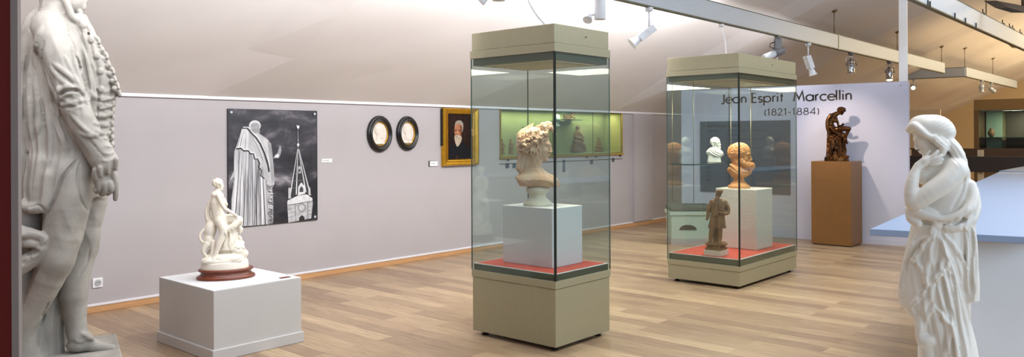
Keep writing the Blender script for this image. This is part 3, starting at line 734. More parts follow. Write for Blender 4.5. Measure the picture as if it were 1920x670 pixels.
    def plane(s, p, n, lo, hi, k=1.0):
        """cut away everything on the side of the plane that n points to, inside the box lo..hi"""
        w_, (x, y, z) = s.win(lo, hi); l = math.sqrt(sum(v*v for v in n)); n = [v/l for v in n]
        q = (x-p[0])*n[0]+(y-p[1])*n[1]+(z-p[2])*n[2]+0*s.f[w_]; f = s.f[w_]
        if k > 0: h = np.clip(.5+.5*(q-f)/k, 0, 1); s.f[w_] = f*(1-h)+q*h+k*h*(1-h)
        else: s.f[w_] = np.maximum(f, q)
        return s
    def front(s, x, y, back=False):
        i = int(round((x-s.o[0])/s.vox)); j = int(round((y-s.o[1])/s.vox))
        if not (0 <= i < s.n[0] and 0 <= j < s.n[1]): return None
        col = s.f[i, j]; idx = np.nonzero(col < 0)[0]
        if len(idx) == 0: return None
        if back:
            k = idx[-1]
            if k >= s.n[2]-1: return s.o[2]+k*s.vox
            a, b = col[k], col[k+1]; return s.o[2]+(k+a/(a-b))*s.vox
        k = idx[0]
        if k == 0: return s.o[2]
        a, b = col[k-1], col[k]; return s.o[2]+(k-1+a/(a-b))*s.vox
    def _dense(s, pts, st):
        out = []
        # catmull-rom through the points
        P = [np.array(p, float) for p in pts]
        for i in range(len(P)-1):
            p0 = P[max(i-1, 0)]; p1 = P[i]; p2 = P[i+1]; p3 = P[min(i+2, len(P)-1)]
            n = max(1, int(np.hypot(*(p2-p1)[:2])/st))
            for j in range(n):
                t = j/n; out.append(.5*((2*p1)+(-p0+p2)*t+(2*p0-5*p1+4*p2-p3)*t*t+(-p0+3*p1-3*p2+p3)*t**3))
        out.append(P[-1]); return out
    def fold(s, pts, r, h, k=2, sub=False, taper=True, back=False):
        """ridge (or groove) laid along a line drawn on the visible front; h = how far it stands out"""
        dn = s._dense(pts, max(1.5, s.vox*1.5)); n = len(dn); pr = []
        for i, p in enumerate(dn):
            d = s.front(p[0], p[1], back)
            if d is None: pr.append(None); continue
            tp = min(1, .35+1.3*min(i, n-1-i)/max(1, n*.35)) if taper else 1
            rr_ = r*tp; hh = h*tp; sg = -1 if back else 1
            dd = d+sg*(rr_-hh) if not sub else d-sg*(rr_-hh)
            pr.append((p[0], p[1], dd, rr_))
        # guard against jumps in depth
        runs = [[]]
        for a, b in zip(pr, pr[1:]):
            if a is None or b is None or abs(a[2]-b[2]) > 3*r+4:
                if runs[-1]: runs.append([])
                continue
            runs[-1] += [a, b] if not runs[-1] or runs[-1][-1] is not a else [b]
            continue
        for rn in runs:
            if len(rn) > 1: s.chain(rn, k, sub, smooth=False)
        return s
    def groove(s, pts, r, h, k=1.5, taper=True, back=False): return s.fold(pts, r, h, k, True, taper, back)
    def bump(s, x, y, r, h, k=1.5, sub=False):
        d = s.front(x, y)
        if d is None: return s
        return s.ell((x, y, d+(r-h) if not sub else d-(r-h)), r, 0, k, sub)
    def ruffle(s, fn, lo=None, hi=None, near=6):
        """displace the surface by fn(x,y,z) near it"""
        f = s.f
        if lo is None: w_, g = s.win(s.o, s.o+np.array(s.n)*s.vox)
        else: w_, g = s.win(lo, hi)
        fl = s.f[w_]; m = np.abs(fl) < near
        X_, Y_, Z_ = np.broadcast_arrays(*g); fl[m] += fn(X_[m], Y_[m], Z_[m]).astype(np.float32); s.f[w_] = fl; return s
    def mesh(s, blur=0):
        f = s.f
        for _ in range(blur):
            for ax in range(3):
                g = f.copy(); sl0 = [slice(None)]*3; sl1 = [slice(None)]*3; sl2 = [slice(None)]*3
                sl0[ax] = slice(1, -1); sl1[ax] = slice(0, -2); sl2[ax] = slice(2, None)
                g[tuple(sl0)] = .5*f[tuple(sl0)]+.25*f[tuple(sl1)]+.25*f[tuple(sl2)]; f = g
        f[0] = 5; f[-1] = 5; f[:,0] = 5; f[:,-1] = 5; f[:,:,0] = 5; f[:,:,-1] = 5
        ins = (f < 0)
        c = np.zeros([n-1 for n in f.shape], np.uint8)
        for a in (0,1):
            for b in (0,1):
                for e in (0,1): c += ins[a:a+c.shape[0], b:b+c.shape[1], e:e+c.shape[2]]
        act = np.argwhere((c > 0) & (c < 8)); idm = np.full(c.shape, -1, np.int32); idm[act[:,0],act[:,1],act[:,2]] = np.arange(len(act))
        acc = np.zeros((len(act),3)); cnt = np.zeros(len(act))
        cor = [(a,b,e) for a in (0,1) for b in (0,1) for e in (0,1)]
        val = {q: f[act[:,0]+q[0], act[:,1]+q[1], act[:,2]+q[2]] for q in cor}
        for q in cor:
            for ax in range(3):
                if q[ax]: continue
                q2 = list(q); q2[ax] = 1; q2 = tuple(q2); va, vb = val[q], val[q2]; m = (va < 0) != (vb < 0)
                t = va[m]/(va[m]-vb[m]); p = np.tile(np.array(q, float), (m.sum(),1)); p[:,ax] += t
                acc[m] += p; cnt[m] += 1
        V = (act+acc/cnt[:,None])*s.vox+s.o
        quads = []
        for ax in range(3):
            b_, e_ = [(1,2),(2,0),(0,1)][ax]
            sh_ = [slice(None)]*3; sh_[ax] = slice(0,-1); sh2 = [slice(None)]*3; sh2[ax] = slice(1,None)
            cr = ins[tuple(sh_)] != ins[tuple(sh2)]; E = np.argwhere(cr)
            E = E[(E[:,b_] > 0) & (E[:,e_] > 0)]
            flip = ins[E[:,0],E[:,1],E[:,2]]
            def cell(db, de):
                q = E.copy(); q[:,b_] -= db; q[:,e_] -= de; return idm[q[:,0],q[:,1],q[:,2]]
            Q = np.stack([cell(1,1),cell(0,1),cell(0,0),cell(1,0)],1); Q[flip] = Q[flip][:,::-1]; quads.append(Q)
        return V, np.concatenate(quads)
def sculpt_mesh(name, S, o, ex, ey, ez, c, m, blur=1, noise=0.0):
    """map drawing coordinates to the statue's own axes.  o: list of (c=(cx,cy,cd))"""
    V, Q = S.mesh(blur)
    P = (V[:,0:1]-c[0])*np.array(ex)+(V[:,1:2]-c[1])*np.array(ez)*-1+(V[:,2:3]-c[2])*np.array(ey)
    Q = Q[:, ::-1]          # the y flip turns the faces over
    me = bpy.data.meshes.new(name); me.vertices.add(len(P)); me.vertices.foreach_set('co', P.astype(np.float32).ravel())
    me.loops.add(len(Q)*4); me.loops.foreach_set('vertex_index', Q.ravel().astype(np.int32)); me.polygons.add(len(Q))
    me.polygons.foreach_set('loop_start', np.arange(0, len(Q)*4, 4, dtype=np.int32)); me.polygons.foreach_set('loop_total', np.full(len(Q), 4, np.int32))
    me.polygons.foreach_set('use_smooth', np.ones(len(Q), bool)); me.update(calc_edges=True); me.validate(); me.materials.append(m); return me
class Frame:
    """own axes of a statue standing at world point base; drawing units are scaled so it has its real size"""
    def __init__(s, base, px, py, yaw=0.0, upp=1.0):
        s.base = Vector(base); d = Vector((base[0], base[1], 0)); al = math.atan2(d.x, d.y); s.al = al
        s.sz = base[1]/F/upp; s.sx = s.sz*math.cos(al); s.px = px; s.py = py; s.rz = -al+yaw
    def place(s, t): t.location = s.base; t.rotation_euler = (0, 0, s.rz)
    def mesh(s, name, S, m, blur=1, cd=0.0):
        return sculpt_mesh(name, S, None, (s.sx,0,0), (0,(s.sx+s.sz)/2,0), (0,0,s.sz), (s.px, s.py, cd), m, blur)
def drape(S, c, r, ang, wl, amp, seed=0, sharp=1.6, warp=.6, zmax=None, near=10):
    """cloth folds running along direction ang (degrees, 90 = straight down) inside a soft patch c, r"""
    a = math.radians(ang); g = np.random.RandomState(seed); p0, p1, p2 = g.uniform(0, 6.28, 3)
    def fn(x, y, z):
        dx, dy = x-c[0], y-c[1]; al = dx*math.cos(a)+dy*math.sin(a); ac = -dx*math.sin(a)+dy*math.cos(a)
        ac = ac+.35*z
        ph = 2*PI*ac/wl+warp*np.sin(al/wl*.9+p0)+warp*.8*np.sin(al/wl*.37+ac/wl*.8+p1)
        v = 1-np.abs(np.sin(ph*.5+p2))*sharp
        m = np.exp(-((dx/r[0])**2+(dy/r[1])**2)**2)
        if zmax is not None: m = m*np.clip((zmax-z)/6+.5, 0, 1)
        return -amp*v*m
    S.ruffle(fn, (c[0]-r[0]*1.5, c[1]-r[1]*1.5, S.o[2]), (c[0]+r[0]*1.5, c[1]+r[1]*1.5, S.o[2]+S.n[2]*S.vox), near)
class Head:
    """a head with a face; c centre, R half its height, dr +1 faces right, tilt turns the chin down, yaw turns the face from the viewer (-) or to him (+)"""
    def __init__(h, S, c, R_, dr=1, tilt=0, yaw=0, female=False, eyes=True, blend=.10):
        h.S, h.c, h.R, h.dr, h.t, h.y = S, c, R_, dr, math.radians(tilt), math.radians(yaw)
        E = h.ell; b = blend
        E((-.14,-.22,0), (.80,.74,.60), b); E((.16,.22,0), (.50,.66,.46), .2); E((.20,.58,0), (.40,.30,.33 if female else .38), .15)
        E((.50,.80,0), (.17,.15,.18), .12)
        h.cap((.58,-.14,-.28), (.58,-.14,.28), .13, .13, .12)
        for sg in (-1,1): E((.40,.24,.27*sg), (.22,.24,.20), .12)
        h.cap((.66,-.10,0), (.80 if female else .86,.27,0), .07, .085 if female else .095, .07); E((.74,.33,.09), (.09,.075,.07), .05); E((.74,.33,-.09), (.09,.075,.07), .05)
        if eyes:
            for sg in (-1,1): h.ell((.72,.04,.25*sg), (.17,.12,.15), .06, sub=True)
            for sg in (-1,1):
                E((.50,.05,.25*sg), (.125,.125,.125), .02); h.cap((.60,-.02,.13*sg), (.54,-.03,.37*sg), .04, .03, .03)
        E((.68,.50,0), (.11,.06,.15), .05); E((.655,.61,0), (.10,.07,.12), .05); h.ell((.82,.55,0), (.12,.02,.16), .02, sub=True)
        h.ell((.72,.70,0), (.08,.05,.14), .05, sub=True)
        for sg in (-1,1):
            E((-.08,.12,.55*sg), (.13,.23,.09), .03); h.ell((-.05,.08,.63*sg), (.06,.13,.06), .03, sub=True)
    def T(h, p):
        x, y, z = p; x, z = x*math.cos(h.y)-z*math.sin(h.y)*0+(-z*math.sin(h.y) if False else 0)+z*math.sin(h.y)*0, z
        X_ = p[0]*math.cos(h.y)+p[2]*math.sin(h.y); Z_ = -p[0]*math.sin(h.y)+p[2]*math.cos(h.y); Y_ = p[1]
        X2 = X_*math.cos(h.t)-Y_*math.sin(h.t); Y2 = X_*math.sin(h.t)+Y_*math.cos(h.t)
        return (h.c[0]+h.dr*X2*h.R, h.c[1]+Y2*h.R, h.c[2]+Z_*h.R)
    def ell(h, p, r, k=.1, sub=False):
        q = h.T(p); h.S.ell(q, tuple(v*h.R for v in r), math.degrees(h.t)*h.dr, k*h.R, sub, yaw=-math.degrees(h.y)*h.dr); return h
    def cap(h, a, b, ra, rb, k=.1, sub=False): h.S.cap(h.T(a), h.T(b), ra*h.R, rb*h.R, k*h.R, sub); return h
    def chain(h, pts, k=.05, sub=False): h.S.chain([h.T(p[:3])+(p[3]*h.R,) for p in pts], k*h.R, sub); return h
def S_at(S, p, n):
    # slide a point along the outward direction until it sits on the carved surface
    l = math.sqrt(sum(v*v for v in n)); n = [v/l for v in n]; q = list(p)
    for _ in range(8):
        i = [int(round((q[k]-S.o[k])/S.vox)) for k in range(3)]
        if any(i[k] < 0 or i[k] >= S.n[k] for k in range(3)): return None
        f = float(S.f[i[0], i[1], i[2]])
        if f > 20: return None
        if abs(f) < S.vox*.6: break
        q = [q[k]-n[k]*f*.8 for k in range(3)]
    return tuple(q)
def curls(S, c, r, n, size, seed, keep, rot=0, k=1.0, h=.7):
    """little hooked locks over an ellipsoid"""
    g = random.Random(seed); done = []
    for _ in range(n*12):
        if len(done) >= n: break
        u = g.uniform(-1, 1); a = g.uniform(0, 2*PI); s_ = math.sqrt(1-u*u)
        nx, ny, nz = s_*math.cos(a), s_*math.sin(a), u
        X_, Y_, Z_ = nx*r[0], ny*r[1], nz*r[2]
        if rot: t = math.radians(rot); X_, Y_ = X_*math.cos(t)-Y_*math.sin(t), X_*math.sin(t)+Y_*math.cos(t)
        p = (c[0]+X_, c[1]+Y_, c[2]+Z_)
        fr_ = S_at(S, p, (nx/r[0], ny/r[1], nz/r[2]))
        if fr_ is None: continue
        p = fr_
        if not keep(*p): continue
        if any((p[0]-q[0])**2+(p[1]-q[1])**2+(p[2]-q[2])**2 < (size*1.05)**2 for q in done): continue
        done.append(p); nrm = Vector((nx/r[0], ny/r[1], nz/r[2])).normalized(); t1 = nrm.orthogonal().normalized(); t2 = nrm.cross(t1)
        a0 = g.uniform(0, 6.28); pts = []
        for i in range(6):
            a = a0+i*.95; rad = size*(.62-.075*i); q = Vector(p)+t1*math.cos(a)*rad+t2*math.sin(a)*rad+nrm*size*(h*.2+.05*i)
            pts.append((q.x, q.y, q.z, size*.31*(1-.07*i)))
        S.chain(pts, k)
    return done
def soft_noise(sc, seed=0):
    r = np.random.RandomState(seed); ks = r.normal(0, 1, (7,3))/sc; ph = r.uniform(0, 6.28, 7)
    return lambda x, y, z: sum(np.sin(k[0]*x+k[1]*y+k[2]*z+p) for k, p in zip(ks, ph))/7
def stone(name, rgb, rough=.55, var=.05, sc=14, bump=.15, bsc=70, sss=0.0, spec=.4, rgb2=None, cav=None):
    m = mat(name, rgb, rough, var=var, scale=sc, bump=bump, bscale=bsc, sss=sss, spec=spec, rgb2=rgb2)
    return m
# ================================================================== big plaster man on the left
M_plas = stone('grey_plaster', (142,138,130), .78, .07, 5, .2, 30, rgb2=(180,176,168))
def big_man():
    S = Sculpt((-10, 240), (-70, 690), (-98, 92), 1.3)
    # ---- trunk: coat seen from his right side, chest towards the right
    S.slabs([(25, 118, 48, 5, 26), (50, 118, 62, 8, 44), (90, 125, 72, 10, 52), (140, 135, 82, 10, 55), (185, 139, 85, 10, 55), (230, 132, 84, 10, 54), (280, 128, 80, 10, 52), (330, 126, 74, 10, 50), (372, 128, 66, 10, 46)], k=3)
    # head and neck (turned slightly away, chin up)
    S.cap((112, 40, 5), (118, 0, 4), 28, 25, 6)
    S.ell((128, -22, 2), (30, 38, 27), -12, 6)           # skull
    S.ell((140, 2, -2), (24, 18, 19), -25, 5)            # jaw
    S.ell((157, 10, 0), (8.5, 8, 8), 0, 4)                 # chin
    S.ell((150, 18, 0), (11, 6, 9), 40, 3)
    S.cap((164, -8, 0), (163, -3, 0), 4, 4, 2); S.cap((163, 0, 0), (161, 3, 0), 4, 3, 2)   # lips
    S.cap((160, -38, 0), (172, -20, 0), 4, 6, 3)         # nose
    S.ell((118, -45, 3), (34, 28, 30), 0, 5)             # wig
    for i in range(3): S.cap((100+i*3, -22+i*10, -24+i*2), (124+i*2, -20+i*10, -26+i*2), 6, 6, 2)
    # stock collar wrapped high, folded
    S.slabs([(-14, 104, 31, 4, 29), (10, 106, 29, 4, 28), (24, 106, 31, 4, 31)], k=2)
    S.fold([(76, 22), (100, 26), (122, 30), (126, 18), (120, -5), (122, -20)], 3.2, 2.2)
    S.fold([(92, -18), (88, 0), (82, 18)], 3, 2)
    # coat collar flap running towards the chin
    S.chain([(122, -2, -22, 5), (130, 14, -27, 7), (138, 34, -31, 7), (150, 42, -30, 6)], 3)
    # back drapery of cloak behind him at the left
    S.slabs([(22, 78, 16, 22, 22), (60, 60, 18, 28, 26), (110, 48, 20, 30, 30), (180, 44, 24, 30, 34), (260, 44, 26, 30, 36), (360, 50, 35, 30, 38), (440, 52, 38, 28, 38), (520, 40, 34, 28, 40), (620, 40, 40, 28, 40), (680, 46, 44, 28, 42)], k=4)
    S.ell((60, 50, 22), (14, 22, 20), 25, 4); S.chain([(80, 20, 10, 7), (62, 36, 8, 9), (50, 58, 10, 8), (47, 72, 14, 6)], 3)
    # ---- right upper arm (nearest), sleeve
    S.chain([(92, 58, -36, 30), (112, 110, -46, 33), (128, 165, -50, 32), (140, 198, -52, 29)], 8)
    S.chain([(140, 196, -52, 29), (160, 240, -54, 26), (180, 280, -56, 23.5), (192, 300, -56, 22)], 5)
    S.ell((98, 50, -26), (32, 26, 30), 20, 8)
    # cuff
    a = (186, 282, -56); b = (199, 306, -56)
    S.chain([(176, 266, -56, 25.5), (190, 292, -56, 27), (198, 305, -56, 26)], 2)
    # ruffle at the wrist
    for i in range(9):
        t = i/8; S.chain([(178+t*40, 318-t*18, -70+8*math.sin(i*2.1), 5.5), (180+t*38, 334-t*20+3*math.sin(i*1.7), -68+8*math.sin(i*2.1), 4)], 1.5)
    S.ell((200, 314, -56), (22, 12, 16), -25, 3)
    # hand, held down with index finger pointing
    S.ell((196, 336, -58), (24, 20, 12), 35, 5)
    S.chain([(185, 326, -58, 13), (196, 344, -60, 14), (206, 350, -62, 11)], 4)
    S.chain([(214, 330, -62, 8.5), (218, 345, -63, 6.5), (218, 360, -62, 5.6), (217, 373, -60, 4.6)], 2)     # index straight down
    S.chain([(206, 344, -66, 7.5), (208, 356, -66, 5.6), (202, 362, -60, 4.8), (196, 358, -54, 4.4)], 1.2)
    S.chain([(196, 346, -67, 7), (197, 358, -67, 5.4), (191, 364, -61, 4.6), (187, 358, -55, 4.2)], 1.2)
    S.chain([(187, 344, -66, 6.5), (186, 355, -66, 5), (181, 359, -60, 4.3), (178, 353, -55, 4)], 1.2)
    S.chain([(208, 322, -50, 7.5), (217, 334, -46, 6), (213, 346, -44, 4.8)], 2)                     # thumb beyond
    # coat front edge with buttons, jabot of frills
    S.chain([(150, 44, -28, 7), (168, 70, -30, 8), (186, 110, -28, 8), (199, 150, -24, 8), (203, 190, -20, 8), (199, 220, -18, 7)], 4)
    fr = [(163, 46), (172, 58), (181, 70), (190, 84), (196, 98), (202, 112), (208, 126), (213, 140), (217, 154), (221, 168)]
    rg = random.Random(4)
    for i, (x, y) in enumerate(fr):
        for j in range(4):
            dd = -30+j*14; ox = rg.uniform(-4, 3)
            S.chain([(x-7+ox, y-3, dd, 4.5), (x+3+ox, y+3, dd+4, 5.5), (x+7+ox*.5, y+10, dd-2, 3.6)], 1.4)
            S.ell((x+1+ox, y+7, dd-3), (3.6, 2.6, 4), 30, 1, sub=True)
    S.slabs([(60, 160, 18, 4, 34), (100, 176, 26, 4, 38), (150, 190, 30, 5, 40), (200, 192, 27, 6, 40), (260, 186, 28, 6, 40), (300, 178, 26, 6, 38)], k=5)
    # waistcoat hem pieces (edge waves along the belly)
    for i, y in enumerate(range(180, 310, 13)):
        x = np.interp(y, [180, 230, 270, 310], [216, 214, 214, 206]); S.ell((x, y, -4), (6, 7.5, 22), 0, 2.5)
        S.fold([(x-18, y+3), (x-6, y+5), (x+3, y+2)], 3, 1.6)
    S.chain([(196, 262, -24, 9), (206, 290, -26, 8), (216, 312, -22, 3.5)], 3)
    # ---- coat skirt towards the back with its corner
    S.slabs([(250, 100, 30, 10, 30), (300, 96, 44, 0, 44), (345, 84, 42, 0, 46), (385, 78, 36, 0, 44)], k=4)
    S.chain([(96, 330, -42, 14), (84, 378, -44, 12), (60, 386, -40, 9), (48, 378, -30, 8)], 6)
    # right thigh, knee, calf (nearest leg bends back to the left)
    S.chain([(132, 330, -14, 48), (126, 390, -20, 44), (118, 440, -24, 39), (107, 482, -26, 34)], 10)
    S.chain([(107, 480, -26, 34), (92, 516, -20, 31), (74, 556, -10, 25), (44, 610, 0, 20), (20, 665, 8, 16)], 8)
    S.ell((108, 494, -30), (26, 20, 26), -35, 10)
    # left leg, standing
    S.chain([(172, 330, 30, 44), (172, 380, 30, 35), (166, 430, 28, 27), (162, 470, 26, 26)], 8)
    S.ell((171, 452, 20), (20, 26, 22), 10, 6)
    S.chain([(162, 472, 26, 25), (144, 520, 26, 29), (138, 560, 26, 30), (142, 604, 26, 23), (145, 636, 24, 20)], 7)
    # shoe
    S.chain([(150, 640, 22, 20), (166, 654, 20, 15), (192, 664, 18, 10), (214, 668, 18, 7)], 5)
    S.ell((148, 655, 22), (24, 14, 20), 0, 4); S.ell((162, 636, 16), (18, 7, 16), 28, 3)
    S.fold([(140, 640), (152, 646), (168, 640), (178, 650)], 4, 2.4)
    # cloth bundle caught at the knee on the left
    S.chain([(36, 430, -34, 17), (62, 440, -40, 18), (84, 446, -42, 14), (76, 468, -40, 15), (52, 484, -38, 16), (30, 500, -36, 12)], 4)
    for q in ([(40,436),(62,430),(86,440),(80,452)], [(44,452),(62,450),(78,458)], [(84,456),(70,470),(50,478)]): S.fold(q, 5, 3, 3)
    for q in ([(42,443),(62,440),(78,447)], [(60,470),(46,484)], [(76,462),(58,466),(40,462)]): S.groove(q, 4, 3, 2)
    # tree stump / support behind the legs
    S.slabs([(500, 96, 30, 44, 22), (580, 88, 34, 44, 24), (640, 80, 40, 44, 26), (688, 78, 46, 44, 28)], k=4)
    # ---- carving : sleeve and coat folds traced over the surface
    drape(S, (120,115), (30,60), 62, 24, 1.0, 1, zmax=-20); drape(S, (138,185), (26,26), 20, 15, 1.4, 2, zmax=-20); drape(S, (165,250), (26,40), 50, 20, 1.0, 5, zmax=-20)
    drape(S, (160,120), (24,90), 80, 13, 2.0, 3); drape(S, (88,250), (50,120), 92, 22, 2.4, 4); drape(S, (46,260), (30,130), 88, 15, 2.4, 6)
    drape(S, (200,215), (18,50), 0, 15, 2.0, 8); drape(S, (150,420), (40,60), 70, 30, .9, 10)
    for q, r, h in [
        ([(118,52),(136,72),(146,98),(150,126)], 3.5, 3), ([(124,62),(142,90),(152,128),(150,150)], 3, 2.2),
        ([(133,80),(141,120),(150,160),(163,196)], 4, 3), ([(150,60),(163,100),(170,150),(168,190)], 4, 3), ([(158,66),(174,110),(180,158),(176,206)], 4, 3),
        ([(104,126),(124,142),(144,160),(160,178)], 4, 3), ([(98,132),(112,150),(128,164),(140,172)], 3.5, 2.4),
        ([(108,176),(126,168),(146,168),(158,180)], 3.5, 3), ([(114,190),(132,178),(152,182)], 3, 2.4), ([(112,168),(110,186),(118,200)], 3.5, 2.5),
        ([(117,200),(135,196),(158,190)], 2.2, 1.6), ([(134,216),(160,244),(186,260)], 3, 2), ([(150,250),(172,256),(192,250)], 3, 2),
        ([(124,112),(136,140),(152,166)], 3, 2), ([(70,150),(76,200),(74,250)], 5, 3), ([(84,180),(96,240),(96,300)], 4.5, 2.4),
        ([(100,200),(116,250),(128,290)], 5, 2.6), ([(62,120),(60,180),(64,260)], 5, 3), ([(84,60),(74,90),(72,130)], 5, 3),
        ([(176,232),(196,236),(212,232)], 3, 2), ([(178,246),(196,252),(212,248)], 3, 2), ([(180,216),(198,218),(214,212)], 3, 2),
        ([(168,172),(182,184),(196,184)], 3, 2)]: S.fold(q, r*1.5, h*1.25, 3)
    for q, r, h in [
        ([(86,86),(82,116),(92,146),(104,172),(112,200),(118,232),(132,262),(150,286)], 4, 4.2), ([(140,92),(148,122),(160,160),(168,200)], 3, 3),
        ([(152,90),(162,130),(170,176)], 2.6, 2.4), ([(112,182),(130,173),(150,174)], 3.4, 2.6), ([(106,136),(124,150),(142,166)], 2.4, 2),
        ([(176,100),(184,130),(188,170),(184,214)], 3, 2.6), ([(118,206),(140,203),(162,196)], 1.6, 1.4), ([(54,110),(50,180),(54,280),(50,360)], 4.5, 4.5),
        ([(166,262),(182,280),(196,296)], 1.4, 1), ([(146,300),(120,330),(104,370),(90,400)], 4, 5), ([(64,36),(58,52),(60,66)], 2.4, 2),
        ([(80,188),(88,240),(88,296)], 3.5, 2.4), ([(104,214),(118,262)], 3.5, 2.2), ([(88,394),(76,380),(56,384)], 2, 2), ([(150,306),(146,340),(152,372),(166,396)], 3, 3),
        ([(46,120),(38,200),(40,300),(36,420)], 4, 4), ([(170,470),(164,500),(148,520)], 2.5, 2), 
        ([(92,560),(78,600),(72,650)], 5, 4), ([(110,570),(104,620),(104,670)], 4, 3)]: S.groove(q, r*1.0, h*1.35, 2.2)
    S.groove([(143,52),(158,84),(172,120),(183,160),(186,200),(182,232)], 2.6, 2.4, 1)
    for x, y in ((158, 50), (173, 76), (184, 105), (191, 134), (192, 168), (189, 197)):
        d = S.front(x, y)
        if d is not None:
            S.ell((x, y, d+1), (6.6, 7, 5.5), 0, .6); S.ell((x, y, d-6.2), (3.6, 3.9, 2.8), 0, .6, sub=True)
    for x, y in ((176,276),(181,286),(186,297)): S.groove([(x,y),(x+5,y-2)], 1.3, 1.2)
    nz = soft_noise(9, 3); n2 = soft_noise(3.2, 5)
    S.ruffle(lambda x, y, z: .6*nz(x, y, z)+.15*n2(x, y, z))
    return S
Ym = 4.55
fm = Frame(D(120, 668, Ym), 120, 668)
zb = fm.base.z
t = thing('plaster_statue', 'large grey plaster statue of a man in buttoned coat and frilled shirt, far left', 'statue'); fm.place(t)
me = fm.mesh('figure', big_man(), M_plas, 1); obj('figure', me, t)
# base it stands on: moulded block (top shows behind the legs)
bs = thing('plaster_pedestal', 'pale moulded plaster pedestal block behind and below the feet of the large plaster man', 'pedestal', (fm.base.x, fm.base.y, 0), fm.rz)
kx = fm.sx
MB().box((-95*kx, -.30, 0), (110*kx, .45, zb-.008*0-.003)).build('pedestal_slab', M_plas, bs, bevel=.01)
MB().box((-75*kx, .24, zb-.003), (8*kx, .44, zb+.185)).box((-80*kx, .22, zb+.185), (12*kx, .445, zb+.225)).build('pedestal_block', M_plas, bs, bevel=.008)
# ================================================================== the white figure group on the low plinth
M_alab = stone('cream_marble', (236,228,212), .45, .03, 10, .08, 120, sss=.1)
M_mahog = mat('mahogany', (112,52,28), .28, var=.18, scale=14, spec=.6, stretch=(1,1,6))
def group_white():
    S = Sculpt((20, 370), (15, 565), (-120, 120), 2.3)
    # rocky ground
    S.slabs([(470, 190, 90, 0, 60), (490, 195, 118, 0, 80), (515, 197, 140, 0, 96), (560, 197, 146, 0, 102)], k=8)
    for c, r in (((275,450,-10),(46,44,44)), ((305,478,10),(36,30,44)), ((250,500,-50),(60,26,40)), ((110,505,-40),(54,22,40)), ((210,440,20),(60,60,50)), ((170,470,40),(80,40,50)), ((290,415,6),(28,18,30))): S.ell(c, r, 0, 10)
    # seat of rock with cloth hanging
    S.slabs([(255, 205, 40, 22, 30), (310, 215, 50, 18, 40), (380, 220, 60, 12, 48), (450, 222, 72, 8, 56)], k=8)
    # torso
    S.chain([(168, 262, 8, 42), (150, 215, 4, 34), (146, 165, 2, 36), (152, 130, 2, 34)], 10, fl=1.15)
    S.ell((156, 122, 0), (38, 24, 46), 10, 10); S.ell((172, 272, 2), (44, 36, 50), 10, 10)
    S.cap((158, 112, 0), (160, 88, 0), 18, 16, 8)
    H = Head(S, (166, 62, 0), 34, 1, -6, 20, blend=.1)
    S.ell((156, 48, 0), (32, 26, 30), 10, 4); curls(S, (156, 50, 0), (33, 28, 31), 46, 9, 2, lambda x, y, z: x < 178 or y < 42, k=1)
    # near arm resting on the knee
    S.chain([(162, 122, -40, 17), (180, 165, -52, 15), (196, 196, -56, 13), (222, 214, -50, 11), (250, 232, -42, 8), (262, 242, -40, 9)], 5)
    for i in range(3): S.chain([(258, 238+i*5, -44+i*3, 5), (272, 248+i*6, -44+i*3, 4)], 1)
    S.chain([(160, 118, 38, 16), (196, 160, 40, 13), (206, 186, 20, 10), (210, 176, 4, 8)], 5)
    # far leg crossing, near leg hanging
    S.chain([(180, 278, 18, 34), (235, 264, -4, 30), (284, 274, -20, 24)], 8)
    S.chain([(284, 276, -20, 23), (258, 298, -36, 19), (226, 318, -44, 16), (200, 330, -46, 12)], 6)
    S.chain([(172, 280, -26, 34), (190, 320, -44, 28), (184, 356, -50, 22), (166, 400, -52, 21), (150, 445, -52, 15), (138, 478, -52, 12)], 7)
    S.chain([(136, 480, -52, 12), (130, 494, -62, 10), (136, 500, -74, 7)], 4)
    S.chain([(214, 330, 6, 18), (206, 380, -6, 16), (230, 410, -20, 14)], 6)
    # cloth behind the back and over the rock
    S.chain([(108, 168, 20, 12), (98, 200, 24, 16), (94, 240, 26, 17), (108, 286, 26, 22)], 6)
    for q in ([(200,330),(206,370),(190,430)], [(222,330),(232,370),(226,430)], [(244,320),(258,360),(240,420)], [(262,310),(268,350),(250,410)], [(236,330),(246,380),(232,450)]): S.fold(q, 9, 8, 3)
    for q in ([(212,335),(220,380),(210,430)], [(234,326),(246,366),(234,424)], [(96,180),(92,230),(102,270)], [(254,320),(262,360),(246,410)]): S.groove(q, 6, 6, 2)
    # horned goat-like animal lying beside: haunch, belly, tail, hind leg, head under the knee
    S.ell((112, 330, 14), (38, 56, 40), 12, 8); S.ell((104, 390, 6), (34, 42, 36), 0, 8)
    S.chain([(92, 410, -14, 22), (72, 440, -22, 14), (76, 465, -22, 11), (94, 484, -24, 9)], 5)
    S.chain([(100, 300, 10, 16), (76, 324, 4, 10), (54, 346, 0, 9), (50, 372, -2, 8.5), (62, 394, -6, 8), (76, 404, -8, 6)], 3)
    S.chain([(130, 400, -20, 18), (126, 440, -32, 12), (118, 480, -36, 10)], 5)
    S.chain([(252, 330, 24, 22), (278, 318, 8, 19), (294, 330, -6, 15), (290, 350, -10, 9)], 5)
    S.chain([(292, 308, -2, 7), (302, 298, -2, 6), (300, 290, 2, 4)], 2); S.ell((284, 326, -24), (5,4,4), 0, 1, sub=True)
    S.chain([(262, 372, 6, 12), (286, 378, 0, 11), (294, 394, -2, 10), (284, 410, -4, 8)], 4)
    for q in ([(60,505),(120,492),(180,500)], [(230,520),(290,500),(340,505)], [(260,455),(300,440),(330,470)], [(100,520),(200,512),(300,524)], [(250,430),(280,446),(320,448)]): S.groove(q, 5, 4, 2)
    for q in ([(132,170),(138,220),(150,250)], [(168,178),(164,220)], [(176,286),(196,268)], [(150,300),(164,350),(150,400)]): S.groove(q, 4, 2, 2)
    nz = soft_noise(22, 5); S.ruffle(lambda x, y, z: (1.6*nz(x, y, z))*(y > 400))
